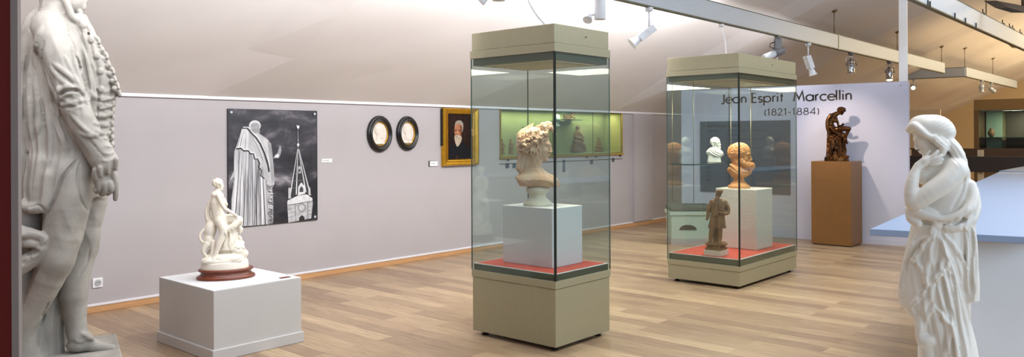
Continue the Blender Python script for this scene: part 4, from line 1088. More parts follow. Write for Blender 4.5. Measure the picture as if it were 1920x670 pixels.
    return S
pg = D(424, 520, 5.6); pc = G(424, 521, zt_)
gA = thing('figure_group', 'cream marble group of a nude seated on rock with an animal, on a wooden base', 'statue group')
fg = Frame((pc.x, pc.y, pc.z), 205, 556, 0.0, 3.19)
hb_ = .072
fg.base.z = pc.z+hb_; fg.place(gA)
me = fg.mesh('figure', group_white(), M_alab, 1); obj('figure', me, gA)
wb = thing('wooden_base', 'oval moulded mahogany base under the cream marble group', 'statue base', pc, fg.rz+.10)
ra = 175*fg.sx
MB().lathe([(ra*1.0,0),(ra*1.02,.008),(ra*1.0,.020),(ra*.93,.026),(ra*.87,.036),(ra*.86,.046),(ra*.90,.052),(ra*.955,.058),(ra*.96,.066),(ra*.93,.0715)], 64, sy=.70).build('base_moulding', M_mahog, wb)
# ================================================================== curly haired terracotta bust
M_terra = mat('pale_terracotta', (204,162,126), .7, var=.12, scale=9, bump=.25, bscale=60, rgb2=(234,208,182))
M_socle = stone('cream_stone_socle', (226,216,196), .55, .03, 14, .1, 60)
def bust_curly():
    S = Sculpt((85, 430), (30, 530), (-150, 150), 2.3)
    H = Head(S, (266, 214, 0), 110, 1, 3, 12, female=True, blend=.10)
    S.ell((205, 180, 0), (98, 104, 84), -20, 12)
    # neck
    S.chain([(238, 270, 0, 54), (236, 330, 0, 50), (232, 400, 0, 58)], 16)
    # chest cut as a bust
    S.slabs([(372, 240, 52, 0, 56), (396, 244, 74, 0, 72), (420, 240, 128, 0, 92), (446, 248, 148, 0, 104), (468, 258, 152, 0, 106), (486, 268, 150, 0, 102), (500, 268, 134, 0, 90), (512, 262, 92, 0, 66)], k=9, p=2.5)
    S.chain([(120, 432, -20, 16), (180, 402, -34, 18), (236, 386, -40, 20)], 12); S.chain([(250, 392, -44, 18), (310, 410, -48, 18), (380, 446, -40, 16)], 12)
    S.ell((118, 440, -10), (22, 26, 50), 10, 8)
    lo, hi = (80, 400, -150), (430, 530, 150)
    S.plane((118, 470, 0), (-1, .50, -.12), lo, hi, 2); S.plane((260, 497, 0), (-.02, 1, -.10), lo, hi, 2); S.plane((404, 470, 0), (1, .16, -.30), lo, hi, 2)
    S.plane((260, 478, -78), (-.05, .80, -1), lo, hi, 2)
    # hair mass with loops back over the ear, and falling lock
    S.chain([(160, 150, -10, 50), (152, 210, -6, 48), (156, 260, 0, 44), (148, 310, 0, 36), (136, 350, -6, 28), (140, 392, -10, 18)], 8); S.chain([(190, 250, 0, 52), (186, 310, 0, 44), (176, 372, -4, 34)], 12)
    for q in ([(130,250),(112,300),(106,350),(126,396)], [(148,260),(132,310),(124,356),(136,392)], [(166,270),(150,310),(140,340),(142,380)]): S.fold(q, 10, 8, 3)
    for q in ([(122,262),(110,310),(112,356)], [(141,262),(126,312),(120,360)], [(158,268),(142,312),(136,350)]): S.groove(q, 5, 6, 1.5)
    # bands of combed hair over the crown
    for i in range(6):
        S.fold([(128+i*7, 190-i*20), (160+i*10, 110-i*9), (215+i*6, 78-i*5), (262+i*4, 74)], 5, 3, 2)
    for i in range(5):
        S.groove([(131+i*7, 180-i*20), (164+i*10, 106-i*9), (215+i*6, 74-i*5), (262+i*4, 70)], 3.2, 4, 1)
    def keep(x, y, z): return (y < 260 and x > 150 and (x-150)*.55+78 > y*.0 and y < 110+(330-x)*.75 and y > 60 and x < 350)
    S.ell((235, 150, 0), (88, 66, 96), -22, 14)
    curls(S, (240, 150, 0), (96, 74, 100), 90, 24, 5, lambda x, y, z: y > 78 and y < 250-(x-170)*.62 and x > 130 and y > 150-(x-130)*.55, rot=-22, k=1.4, h=.9)
    S.ell((196, 214, 0), (58, 62, 92), 0, 12); curls(S, (186, 212, 0), (62, 64, 96), 40, 26, 8, lambda x, y, z: abs(z) > 20 and 120 < x < 250-(y-180)*.3 and 140 < y < 262, k=1.4, h=1)
    g2 = random.Random(31)
    for i in range(70):      # leaves and locks of the wreath
        t = i/69; cx_ = 140+t*236+g2.uniform(-16,16); cy_ = 196-t*118+52*math.sin(t*2.2)*(1-t)+g2.uniform(-24,24); d_ = S.front(cx_, cy_) if cy_ > 88 else None
        if d_ is not None: S.ell((cx_, cy_, d_), (g2.uniform(11,17), g2.uniform(5,8), 8), g2.uniform(-70,70), 1.2)
    for q in ([(146,196),(176,214),(168,246),(190,262)], [(196,196),(216,222),(206,250)], [(232,176),(256,200),(248,228)], [(268,150),(286,172),(276,196)]): S.fold(q, 9, 8, 2)
    # cluster of flowers and fruit over the forehead
    g = random.Random(9)
    for c in ((320,66,-20,26),(346,84,-30,20),(306,84,-44,22),(336,60,14,24),(366,104,-14,18),(376,126,-8,14),(284,72,-56,20),(350,90,20,20),(300,64,30,22),(372,112,18,14)):
        S.ell(c[:3], c[3]*.8, 0, 4)
        for a in range(5):
            an = a*1.257+g.random(); S.ell((c[0]+c[3]*.6*math.cos(an), c[1]+c[3]*.6*math.sin(an), c[2]-c[3]*.35), (c[3]*.42, c[3]*.36, c[3]*.3), math.degrees(an), 1)
        S.ell((c[0], c[1], c[2]-c[3]*.95), c[3]*.22, 0, 1, sub=True)
    # curls hanging in front of the ear
    for q in ([(262,226),(272,250),(262,268),(250,262)], [(240,238),(250,266),(238,282)], [(222,236),(230,260),(218,280),(208,262)], [(206,230),(212,258),(196,270)]): S.fold(q, 8, 9, 2)
    # cracked lower edge and drapery line
    S.fold([(128,470),(200,496),(290,502),(400,486)], 6, 4, 2); S.groove([(120,462),(190,486),(290,494),(404,476)], 3, 3, 1.2); S.groove([(200,440),(250,455),(320,462),(400,470)], 4, 3, 1.5); S.groove([(150,430),(200,460),(240,452),(300,444)], 3, 3, 1.5)
    S.groove([(240,300),(262,350),(292,396)], 10, 3, 8)
    nz = soft_noise(26, 2); n2 = soft_noise(9, 4); S.ruffle(lambda x, y, z: 1.4*nz(x, y, z)+.5*n2(x, y, z))
    S.ruffle(lambda x, y, z: 5*n2(x*.7, y, z)*(y > 462), (80, 455, -150), (430, 530, 150))
    return S
bc = G(1012, 389, .944); 
bp_ = blk1.matrix_basis @ Vector((bx_*.5, by_*.5, 0)); bc = Vector((bp_.x-.035, bp_.y-.03, .944))
pxc, _ = proj(bc)
ub = 3.72
t = thing('terracotta_bust', 'pale terracotta bust of a youth with curly flower-wreathed hair, in the tall narrow case', 'bust')
fb = Frame(bc, 254, 628, .0, ub)
hs = (628-512)*fb.sz
fb.base.z = bc.z; fb.place(t)
me = fb.mesh('bust', bust_curly(), M_terra, 1); obj('bust', me, t)
r_ = 100*fb.sx
MB().lathe([(r_,0),(r_,.018),(r_*.93,.028),(r_*.80,.040),(r_*.62,.055),(r_*.56,.068),(r_*.60,.085),(r_*.72,.095),(r_*.80,.102),(r_*.80,hs+.004),(r_*.4,hs+.03)], 48).build('socle', M_socle, t)
# ================================================================== bearded terracotta bust
M_ocre = mat('orange_terracotta', (206,140,84), .65, var=.12, scale=12, bump=.2, bscale=70, rgb2=(228,172,118))
def bust_beard():
    S = Sculpt((335, 650), (145, 650), (-150, 150), 2.4)
    H = Head(S, (506, 302, 0), 122, 1, 6, 14, blend=.12)
    S.ell((476, 262, 0), (118, 98, 92), -8, 14)
    S.chain([(470, 350, 0, 70), (478, 420, 0, 62), (480, 480, 0, 52)], 16)
    # beard
    S.ell((566, 402, 0), (72, 46, 62), 10, 12); S.ell((592, 414, 0), (42, 32, 46), 0, 10); S.chain([(504, 350, -70, 20), (530, 385, -60, 24), (570, 404, -46, 22)], 10); S.chain([(504, 350, 70, 20), (530, 385, 60, 24), (570, 404, 46, 22)], 10)
    curls(S, (566, 404, 0), (76, 50, 66), 150, 13, 3, lambda x, y, z: y > 378 or (x < 570 and y > 362), k=1, h=1); curls(S, (520, 370, 0), (50, 44, 78), 60, 13, 13, lambda x, y, z: x < 560 and y > 335, k=1, h=1)
    curls(S, (462, 266, 0), (112, 102, 98), 300, 14, 4, lambda x, y, z: x < 530-(y-250)*.3 and x+y < 860 and y > 190, k=1, h=.9)
    for sg in (-1, 1):
        H.ell((-.06,.10,.60*sg), (.15,.24,.08), .03); H.ell((-.04,.08,.68*sg), (.07,.14,.05), .03, sub=True)
    # bare chest wedge with scarf-like edges, turned cut
    S.chain([(372, 452, -10, 22), (400, 440, -40, 30), (440, 470, -60, 34), (500, 500, -60, 30)], 8)
    S.slabs([(400, 440, 40, 0, 60), (440, 460, 92, 0, 84), (470, 480, 118, 0, 88), (500, 484, 104, 0, 76), (530, 474, 70, 0, 58)], k=10)
    S.chain([(392, 400, -60, 16), (440, 440, -76, 18), (500, 490, -74, 16), (560, 500, -50, 14)], 4); S.chain([(420, 400, 60, 16), (470, 440, 76, 18), (540, 470, 74, 16)], 4)
    S.chain([(600, 440, -20, 14), (590, 476, -30, 18), (560, 500, -30, 16)], 5)
    for q in ([(384,420),(430,458),(500,505)], [(404,396),(450,436),(520,480),(560,482)], [(366,440),(410,470),(470,504)]): S.groove(q, 4, 5, 1.5)
    for q in ([(558,286),(580,280),(600,284)], ): S.fold(q, 6, 5, 2)
    S.slabs([(505, 476, 62, 0, 56), (545, 472, 54, 0, 50), (575, 474, 62, 0, 60), (600, 474, 92, 0, 88), (618, 475, 116, 0, 112), (645, 475, 118, 0, 114)], k=3)
    S.groove([(420,548),(475,552),(530,548)], 4, 3)
    nz = soft_noise(24, 6); S.ruffle(lambda x, y, z: 1.2*nz(x, y, z)); return S
q0 = blk2.matrix_basis
P419 = G(1398, 357, .900)
t = thing('bearded_bust', 'orange terracotta bust of a bald bearded man on the cloth-wrapped block', 'bust')
fbb = Frame(Vector((P419.x, P419.y, .900)), 475, 643, 0, 5.586)
cc = blk2.matrix_basis @ Vector((.13, .25, 0)); 
t_ = cc; fbb = Frame(Vector((cc.x, cc.y, .900)), 475, 643, 0, 5.586*(cc.y/ cc.y)); fbb.place(t)
me = fbb.mesh('bust', bust_beard(), M_ocre, 1); obj('bust', me, t)
# ================================================================== small white bust on the glass shelf
M_biscuit = stone('white_plaster_cast', (226,230,222), .55, .02, 20, .06, 90)
def bust_small():
    S = Sculpt((55, 280), (75, 360), (-90, 90), 1.9)
    H = Head(S, (182, 152, 0), 57, 1, 4, 16)
    S.ell((172, 134, 0), (50, 44, 44), -8, 6); curls(S, (166, 136, 0), (50, 46, 46), 70, 9, 3, lambda x, y, z: x < 190 and y < 170, k=1)
    S.chain([(150, 130, -38, 9), (140, 150, -38, 9), (150, 176, -34, 8)], 3)
    S.ell((208, 196, 0), (22, 18, 20), 10, 5); S.chain([(222, 186, 0, 8), (226, 204, 0, 7), (220, 214, 0, 5)], 3)
    S.chain([(170, 180, 0, 28), (172, 220, 0, 28)], 8)
    S.slabs([(196, 160, 40, 0, 34), (220, 160, 68, 0, 50), (245, 165, 90, 0, 58), (275, 172, 88, 0, 58), (300, 176, 60, 0, 50), (318, 164, 56, 0, 46)], k=6)
    S.slabs([(285, 162, 64, 0, 48), (310, 162, 68, 0, 50), (352, 162, 74, 0, 54)], k=2, p=4)
    for q in ([(120,206),(150,240),(200,270),(250,280)], [(104,230),(140,262),(190,284),(240,290)], [(150,200),(180,236),(220,256),(256,262)], [(230,226),(240,250),(258,280)]): S.fold(q, 6, 6, 2)
    for q in ([(112,218),(146,252),(196,278)], [(134,206),(166,240),(212,262)], [(90,246),(120,276),(160,292)]): S.groove(q, 4, 4, 1.5)
    return S
def shelf_point(px, vfrac):
    y = sy0+(sy1-sy0)*vfrac; p0 = C2+D2*y; p, _ = along(Vector((p0.x, p0.y, 0)), D1, px); return p
sp_ = shelf_point(1339, .45)
t = thing('small_bust', 'small white bust of a bearded man standing on the hanging glass shelf', 'bust')
fs_ = Frame(Vector((sp_.x, sp_.y, zs+.001)), 162, 352, 0, 5.586); fs_.place(t)
me = fs_.mesh('bust', bust_small(), M_biscuit, 1); obj('bust', me, t)
# ================================================================== standing artist figure
M_umber = mat('umber_terracotta', (140,102,64), .7, var=.2, scale=16, bump=.2, bscale=120)
def artist():
    S = Sculpt((95, 310), (60, 530), (-80, 80), 1.9)
    H = Head(S, (206, 124, -4), 32, -1, 6, 34)
    # cap
    S.slabs([(74, 220, 24, 0, 24), (80, 219, 28, 0, 27), (92, 216, 30, 0, 29), (102, 213, 29, 0, 28), (107, 211, 27, 0, 26)], k=2); S.fold([(186,98),(208,106),(236,106)], 3.5, 3); S.groove([(188,90),(212,98),(240,96)], 2.5, 2.5)
    H.ell((.55,.62,0), (.34,.42,.36), .12)
    # body and frock coat
    S.slabs([(150, 206, 36, 0, 24), (164, 208, 58, 0, 32), (190, 208, 62, 0, 36), (240, 206, 60, 0, 38), (290, 200, 60, 0, 40), (330, 200, 66, 0, 42), (372, 196, 74, 0, 42), (394, 196, 78, 0, 42)], k=5)
    S.box((176, 340, -40), (26, 62, 18), 8, 4, sub=True)
    # waistcoat and trousers
    S.slabs([(200, 178, 30, -14, 26), (290, 176, 32, -14, 26)], k=4)
    S.chain([(166, 290, -12, 26), (156, 370, -14, 24), (146, 440, -14, 20), (140, 490, -14, 17)], 5); S.chain([(214, 300, -8, 28), (218, 380, -10, 24), (220, 450, -12, 20), (218, 495, -12, 16)], 5)
    S.cap((138, 500, -20), (132, 506, -38), 14, 10, 4); S.cap((216, 502, -20), (216, 512, -44), 15, 11, 4)
    S.slabs([(390, 180, 16, 22, 16), (520, 184, 22, 22, 20)], k=3)
    # long beard over the chest
    S.chain([(194, 138, -28, 13), (188, 158, -36, 14), (183, 182, -38, 11), (181, 204, -38, 4)], 4); S.chain([(204,142,-28,10),(199,164,-36,11),(191,190,-38,6)], 3)
    for q in ([(186,146),(181,170),(180,198)], [(194,146),(188,172),(184,198)], [(202,146),(197,166),(190,190)]): S.groove(q, 2.4, 2.4, 1)
    # arms: right hanging with hat, left bent holding palette and statuette
    S.chain([(154, 176, 0, 22), (130, 230, -4, 19), (120, 280, -10, 15), (118, 310, -14, 11)], 5); S.ell((112, 316, -16), (12, 16, 10), 0, 3)
    S.chain([(262, 176, 0, 22), (284, 220, -6, 19), (286, 258, -14, 18), (262, 270, -40, 14), (240, 262, -50, 9)], 5)
    S.box((226, 258, -50), (28, 4, 20), 2, 1, rot=6); S.ell((244, 262, -54), (12, 8, 10), 0, 3)
    S.chain([(246, 250, -52, 9), (244, 232, -52, 8), (246, 216, -52, 5), (244, 206, -52, 6)], 2); S.chain([(232, 246, -54, 5), (228, 234, -54, 4), (236, 226, -54, 3)], 1)
    for q in ([(184,170),(166,230),(160,290),(150,380)], [(232,160),(222,210),(228,270),(236,330),(238,390)]): S.fold(q, 6, 6, 2)
    for q in ([(176,206),(175,250),(176,290)], [(150,200),(146,260),(140,330)], [(262,290),(262,340),(266,385)], [(250,170),(246,200),(256,236)], [(156,370),(150,420),(148,470)], [(222,400),(220,460)], [(130,210),(122,250)]): S.groove(q, 3, 3, 1.5)
    for y in (212, 230, 248, 266): S.bump(172, y, 3.5, 3)
    for q in ([(180,160),(160,200),(152,250),(146,320),(140,388)], [(226,152),(212,190),(216,240),(226,300),(226,388)], [(232,156),(250,190),(240,214)], [(148,180),(140,220),(132,262)], [(268,180),(284,214),(280,244)], [(246,300),(250,340),(254,388)]): S.fold(q, 5, 4.2, 1.2)
    for q in ([(186,170),(168,206),(160,260),(152,380)], [(220,160),(206,196),(210,250),(218,320)], [(270,210),(272,240),(256,262)], [(138,230),(130,270)], [(240,300),(244,388)], [(166,300),(190,300)], [(164,410),(156,440),(162,470)], [(206,420),(214,450),(208,480)]): S.groove(q, 3.4, 4, 1)
    S.ell((190, 120, -30), (5, 8, 5), 0, 1.5)
    drape(S, (206, 350), (80, 50), 88, 20, 1.2, 3); drape(S, (180, 440), (50, 60), 86, 16, 1.2, 4)
    # square stepped base
    S.slabs([(515, 186, 94, 0, 66), (540, 186, 98, 0, 70), (560, 186, 104, 0, 74)], k=1, p=9)
    return S
ap = G(1343, 478, .284)
t = thing('artist_statuette', 'brown statuette of a bearded artist in cap and coat holding a palette', 'statuette')
fa = Frame(Vector((ap.x, ap.y, .284)), 188, 618, .0, 4.47); fa.place(t)
Sa = artist()
me = fa.mesh('figure', Sa, M_umber, 1); obj('figure', me, t)
ksx, ksz = fa.sx, fa.sz
rzc = TH-fa.rz
for nm, hw, z0_, z1_, mm in (('white_slab', 78, 0, 44, M_socle), ('stepped_base', 70, 44, 62, M_umber), ('stepped_base', 60, 62, 78, M_umber), ('stepped_base', 54, 78, 104, M_umber), ('stepped_base', 60, 100, 108, M_umber)):
    h_ = hw*ksx; MB().box((-h_,-h_,z0_*ksz),(h_,h_,z1_*ksz)).build(nm, mm, t, (0,0,0), rzc, bevel=.002)
# ================================================================== bronze group on the brown plinth
M_bronze = mat('dark_bronze', (30,18,11), .24, metal=.85, var=.3, scale=7, bump=.1, bscale=60, rgb2=(110,68,28), spec=.6)
def bronze():
    S = Sculpt((75, 395), (35, 635), (-120, 125), 2.4)
    S.slabs([(585, 220, 132, 0, 104), (600, 220, 134, 0, 106), (634, 220, 137, 0, 108)], k=2)
    S.slabs([(320, 205, 90, 20, 66), (400, 212, 96, 16, 74), (480, 214, 100, 12, 80), (560, 216, 112, 4, 92), (600, 218, 120, 0, 96)], k=10)
    # torso bending forward
    S.chain([(180, 300, 10, 56), (150, 240, 8, 46), (160, 180, 6, 42), (195, 135, 4, 36), (215, 115, 4, 26)], 12, fl=1.1)
    S.chain([(222, 118, 0, 22), (244, 108, 0, 20)], 8)
    H = Head(S, (278, 88, 0), 40, 1, 30, 10, female=True); S.ell((276, 72, 0), (46, 30, 36), 6, 4); curls(S, (276, 76, 0), (46, 32, 37), 40, 13, 2, lambda x, y, z: y < 90, k=1); S.ell((248, 82, 6), (18,16,18), 0, 4)
    S.ell((208, 188, -24), (28, 22, 22), 0, 6); S.ell((212, 190, 22), (26, 22, 22), 0, 6)
    # near arm down, then forward to the object in the hand
    S.chain([(160, 132, -42, 24), (128, 180, -50, 21), (120, 240, -56, 19), (130, 300, -60, 17), (150, 330, -58, 14)], 6)
    S.chain([(205, 135, 34, 20), (232, 200, 44, 15), (246, 246, 30, 12), (284, 238, 0, 10), (298, 232, -6, 8)], 5); S.ell((292, 228, -6), (14, 12, 12), 0, 3)
    S.chain([(290, 228, -6, 6), (292, 216, -6, 4)], 1); S.chain([(298, 234, -6, 5), (312, 230, -8, 4)], 1)
    # thighs and legs
    S.chain([(180, 300, -24, 40), (240, 285, -40, 34), (300, 276, -46, 28), (356, 278, -44, 23)], 8); S.chain([(356, 280, -44, 22), (338, 320, -40, 19), (318, 370, -36, 18), (326, 410, -34, 13), (338, 436, -40, 9)], 5)
    S.chain([(180, 300, 30, 40), (240, 320, 20, 34), (290, 350, 4, 28), (306, 400, 0, 24), (300, 480, -10, 22), (306, 560, -20, 16)], 8)
    S.chain([(160, 260, -40, 26), (200, 310, -62, 22), (250, 330, -70, 18)], 8)
    # child standing before her on the left, reaching up
    S.chain([(196, 440, -76, 30), (186, 480, -80, 26), (176, 400, -72, 26)], 6); S.ell((180, 370, -74), (26, 28, 26), 0, 5); curls(S, (178, 362, -74), (27, 26, 27), 26, 10, 5, lambda x, y, z: True)
    S.chain([(196, 400, -84, 13), (230, 370, -88, 11), (262, 340, -84, 9)], 3); S.chain([(170, 405, -70, 13), (150, 380, -72, 11), (140, 345, -70, 9)], 3)
    S.chain([(180, 480, -86, 24), (168, 520, -90, 18), (156, 560, -88, 14), (140, 580, -92, 10)], 4); S.chain([(200, 470, -86, 24), (222, 500, -96, 18), (232, 480, -100, 14), (240, 540, -96, 12), (244, 574, -98, 10)], 4)
    # draped cloth
    for q in ([(130,340),(124,420),(120,520),(118,580)], [(160,340),(150,430),(140,560)], [(270,360),(262,440),(270,540),(290,590)], [(300,420),(318,500),(330,570)], [(250,350),(246,420),(256,520),(250,590)], [(220,330),(270,372),(300,380),(330,430)], [(280,440),(290,520),(310,590)]): S.fold(q, 11, 10, 3)
    for q in ([(142,340),(136,430),(130,570)], [(262,370),(254,440),(262,560)], [(290,410),(304,480),(316,570)], [(276,440),(280,540)]): S.groove(q, 8, 8, 2)
    S.chain([(320, 575, -50, 14), (352, 580, -60, 9)], 4)
    drape(S, (220, 480), (110, 110), 85, 30, 3, 6); nz = soft_noise(24, 6); S.ruffle(lambda x, y, z: 1.5*nz(x, y, z)*(y > 330)); return S
t = thing('bronze_group', 'dark bronze group of a seated bending woman with a child, on the ochre-brown plinth', 'statue group')
fz = Frame(Vector((brP.x, brP.y, 1.103)), 220, 630, .0, 5.82); fz.place(t)
me = fz.mesh('figure', bronze(), M_bronze, 1); obj('figure', me, t)
# ================================================================== white marble woman, right foreground
M_marble = stone('white_marble', (240,236,228), .42, .02, 6, .05, 60, sss=.05, spec=.5)
def woman():
    S = Sculpt((1655, 1845), (205, 735), (-72, 66), 1.15)
    # trunk, three-quarter from behind, leaning forward to the left
    S.slabs([(300, 1768, 22, 0, 22), (318, 1768, 38, 0, 30), (345, 1771, 44, 0, 34), (372, 1772, 44, 0, 34), (400, 1768, 44, 0, 35), (430, 1760, 54, 0, 40), (470, 1756, 60, 0, 44)], k=6)
    S.ell((1782, 322, 4), (30, 26, 30), 20, 8)
    # skirt mass
    S.slabs([(420, 1758, 56, 0, 42), (460, 1752, 60, 0, 46), (500, 1749, 66, 0, 49), (545, 1744, 70, 0, 50), (575, 1744, 68, 0, 50), (600, 1756, 56, 0, 49), (640, 1772, 50, 0, 47), (680, 1780, 50, 0, 48), (732, 1784, 54, 0, 50)], k=4)
    # neck bending forward, shoulders
    S.chain([(1770, 312, 4, 24), (1756, 292, 2, 16), (1746, 276, 0, 16)], 8)
    # head, looking down to the left, face partly hidden by the curl
    H = Head(S, (1733, 257, 0), 37, -1, 24, 12, female=True)
    # wrapped hair : smooth rounded cap that overhangs at the back, with a soft roll over the forehead
    S.ell((1738, 240, 1), (42, 24, 31), 12, 4); S.ell((1754, 240, 2), (32, 23, 30), 22, 5); S.ell((1768, 247, 2), (19, 15.5, 24), 30, 4)
    S.chain([(1701, 240, -12, 7.5), (1708, 236, -22, 7.5), (1720, 244, -29, 7), (1732, 254, -31, 6), (1742, 258, -31, 5)], 4)
    S.chain([(1699, 242, -4, 8), (1700, 242, 8, 8), (1708, 238, 20, 7)], 3)
    # curl falling before the ear, long hair down the back
    S.chain([(1746, 258, -28, 7), (1752, 266, -30, 7.5), (1762, 275, -30, 7.5), (1761, 286, -28, 7), (1752, 293, -27, 6), (1755, 303, -26, 5)], 2)
    S.chain([(1756, 262, -24, 7), (1766, 268, -24, 7), (1768, 278, -24, 6)], 3)
    S.chain([(1766, 262, -10, 11), (1777, 272, -14, 11.5), (1787, 284, -15, 11.5), (1796, 296, -13, 9), (1801, 304, -11, 6)], 3)
    S.chain([(1768, 262, 8, 12), (1782, 276, 6, 12), (1794, 292, 4, 10)], 4)
    # near arm : shoulder, elbow, forearm up to the cheek
    S.chain([(1786, 320, -26, 22), (1768, 338, -38, 20), (1740, 358, -46, 18.5), (1714, 376, -48, 15.5), (1707, 378, -46, 15)], 7)
    S.ell((1784, 318, -16), (24, 22, 24), 30, 9)
    S.chain([(1706, 377, -46, 15), (1703, 362, -46, 14.5), (1705, 340, -44, 12.5), (1712, 318, -40, 9), (1718, 310, -38, 7.6)], 5)
    # hand with fingers laid against the neck and curl
    S.chain([(1716, 311, -38, 7.5), (1728, 302, -37, 8.5), (1738, 298, -36, 7.5)], 4)
    S.ell((1730, 301, -37), (13, 7.5, 9), -30, 3)
    S.chain([(1736, 297, -40, 4.2), (1746, 290, -41, 3.6), (1752, 283, -40, 3)], 1); S.chain([(1740, 299, -41, 4), (1752, 295, -42, 3.4), (1760, 290, -40, 2.9)], .8)
    S.chain([(1741, 303, -40, 3.9), (1752, 301, -41, 3.4), (1761, 298, -40, 2.8)], .8); S.chain([(1739, 307, -38, 3.7), (1749, 307, -39, 3.2), (1757, 305, -38, 2.7)], .8)
    S.chain([(1724, 300, -32, 4.4), (1732, 290, -27, 3.8), (1737, 283, -25, 3.2)], 1)
    # chest seen between forearm and neck
    S.ell((1727, 330, -8), (17, 17, 18), 0, 6); S.chain([(1758, 308, -4, 16), (1740, 318, -10, 15)], 6)
    # far forearm crossing below, hand holding the cloth at the hip
    S.chain([(1712, 378, 20, 14), (1722, 392, -20, 11), (1744, 402, -34, 9), (1752, 414, -38, 8)], 4)
    S.ell((1750, 420, -40), (9, 12, 7), -20, 2)
    for i in range(4): S.chain([(1742+i*4.4, 424, -44+i, 3.6), (1739+i*4.6, 434, -46+i, 3.1), (1742+i*4.2, 441, -42, 2.6)], .8)
    # roll of cloth from the back hip round to the front
    S.chain([(1812, 348, -8, 12), (1815, 372, -18, 13), (1806, 390, -34, 11), (1786, 402, -42, 9), (1762, 408, -44, 8), (1742, 404, -44, 8), (1720, 400, -40, 9), (1702, 398, -30, 9)], 3)
    S.chain([(1818, 356, 6, 10), (1820, 384, -2, 12), (1812, 408, -20, 10), (1790, 420, -38, 8), (1768, 424, -42, 7)], 3)
    S.chain([(1700, 394, -26, 10), (1702, 408, -30, 10), (1716, 418, -40, 8)], 4)
    # hanging end of the cloth down the back
    S.slabs([(400, 1808, 14, -4, 28), (440, 1808, 15, -4, 28), (490, 1811, 14, -4, 26), (530, 1814, 14, -4, 24), (558, 1816, 12, -4, 22)], k=3)
    # bulging folds cascading down the front
    def casc(pts, r, h): S.fold(pts, r, h, 1.3, taper=True)
    for q in ([(1745,436),(1728,460),(1710,484),(1706,490)], [(1744,440),(1736,480),(1731,520),(1731,538)], [(1752,440),(1764,470),(1745,518),(1742,520)],
              [(1706,486),(1722,500),(1731,536)], [(1768,464),(1768,490),(1745,520)], [(1731,538),(1718,552),(1702,572)], [(1745,520),(1738,552),(1728,566),(1726,592)],
              [(1703,574),(1712,600),(1714,626)], [(1745,566),(1734,580),(1728,598),(1726,620)], [(1745,566),(1762,586),(1774,604),(1772,630),(1760,668)],
              [(1756,440),(1782,500),(1794,560),(1812,640)], [(1764,436),(1796,480),(1806,540)], [(1770,500),(1784,550),(1796,620),(1806,690)],
              [(1762,498),(1770,540),(1782,600),(1790,690)], [(1740,440),(1716,470),(1694,510),(1684,560)], [(1736,440),(1706,462),(1682,520)],
              [(1712,440),(1696,480),(1680,540)], [(1750,530),(1760,560),(1784,620),(1786,700)], [(1800,420),(1808,460),(1806,500)], [(1814,420),(1820,470),(1820,540)]): casc(q, 5.2, 4.6)
    for q in ([(1738,446),(1722,476),(1718,492)], [(1754,452),(1752,490),(1738,516)], [(1776,506),(1782,530),(1780,548),(1774,534)], [(1764,450),(1786,500),(1800,560)], [(1724,510),(1724,534),(1712,556)],
              [(1770,560),(1786,610),(1796,670)], [(1754,580),(1764,610),(1758,650)], [(1738,590),(1742,620)], [(1700,470),(1690,510),(1684,550)], [(1726,444),(1708,476)], [(1760,510),(1768,560),(1778,600)],
              [(1806,430),(1812,480),(1810,540)], [(1798,500),(1804,560),(1812,600)], [(1788,404),(1768,414),(1746,412)], [(1810,392),(1796,408),(1776,416)], [(1802,330),(1798,352),(1786,376),(1776,392)]): S.groove(q, 4, 3.4, 1.6)
    # rounded lobe of cloth and the rough stump below it
    S.ell((1730, 634, -38), (19, 13, 13), -10, 3); S.ell((1718, 612, -36), (10, 26, 14), 6, 5)
    S.slabs([(600, 1722, 10, -20, 22), (640, 1733, 19, -18, 24), (690, 1738, 22, -14, 26), (732, 1740, 26, -14, 30)], k=3)
    # hollow under the hip on the front, below the bulge
    drape(S, (1760, 520), (60, 90), 78, 15, 1.5, 21, zmax=0); drape(S, (1790, 640), (40, 70), 80, 14, 2.2, 22, zmax=10); drape(S, (1812, 470), (22, 90), 92, 11, 1.6, 23)
    # hair strands
    def hair(x, y, z):
        m = np.exp(-(((x-1744)/44)**2+((y-236)/24)**2)**3); a = np.arctan2(y-262, x-1700)
        return -.28*np.sin(a*64+.6*np.sin(x*.15))*m
    S.ruffle(hair, (1690, 208, -60), (1800, 268, 60))
    def lh(x, y, z):
        m = np.exp(-(((x-1792)/18)**2+((y-284)/26)**2)**2); return -.7*np.sin((x*.8-y*.62)*.85+.8*np.sin(y*.22))*m
    S.ruffle(lh, (1765, 250, -60), (1825, 320, 60))
    for q in ([(1746,258),(1758,268),(1768,278),(1762,290)], [(1742,262),(1754,276),(1757,290)]): S.groove(q, 1.6, 1.3, .8)
    nz = soft_noise(14, 9); S.ruffle(lambda x, y, z: .4*nz(x, y, z))
    return S
Yw = 2.75
zb = D(1760, 732, Yw)
fw = Frame(zb, 1752, 732)
t = thing('marble_statue', 'white marble statue of a woman with bowed head and hand at her cheek', 'statue'); fw.place(t)
me = fw.mesh('figure', woman(), M_marble, 1); obj('figure', me, t)
ws = thing('statue_stand', 'white stand under the marble woman, its top just below her hem', 'stand', (fw.base.x, fw.base.y, 0), fw.rz)
MB().lathe([(.17,fw.base.z-.07),(.18,fw.base.z-.05),(.18,fw.base.z-.02),(.165,fw.base.z-.004)], 40).build('stand_top', M_marble, ws)
MB().box((-.19,-.19,0),(.19,.19,fw.base.z-.07)).build('stand_body', M_white, ws, bevel=.005)
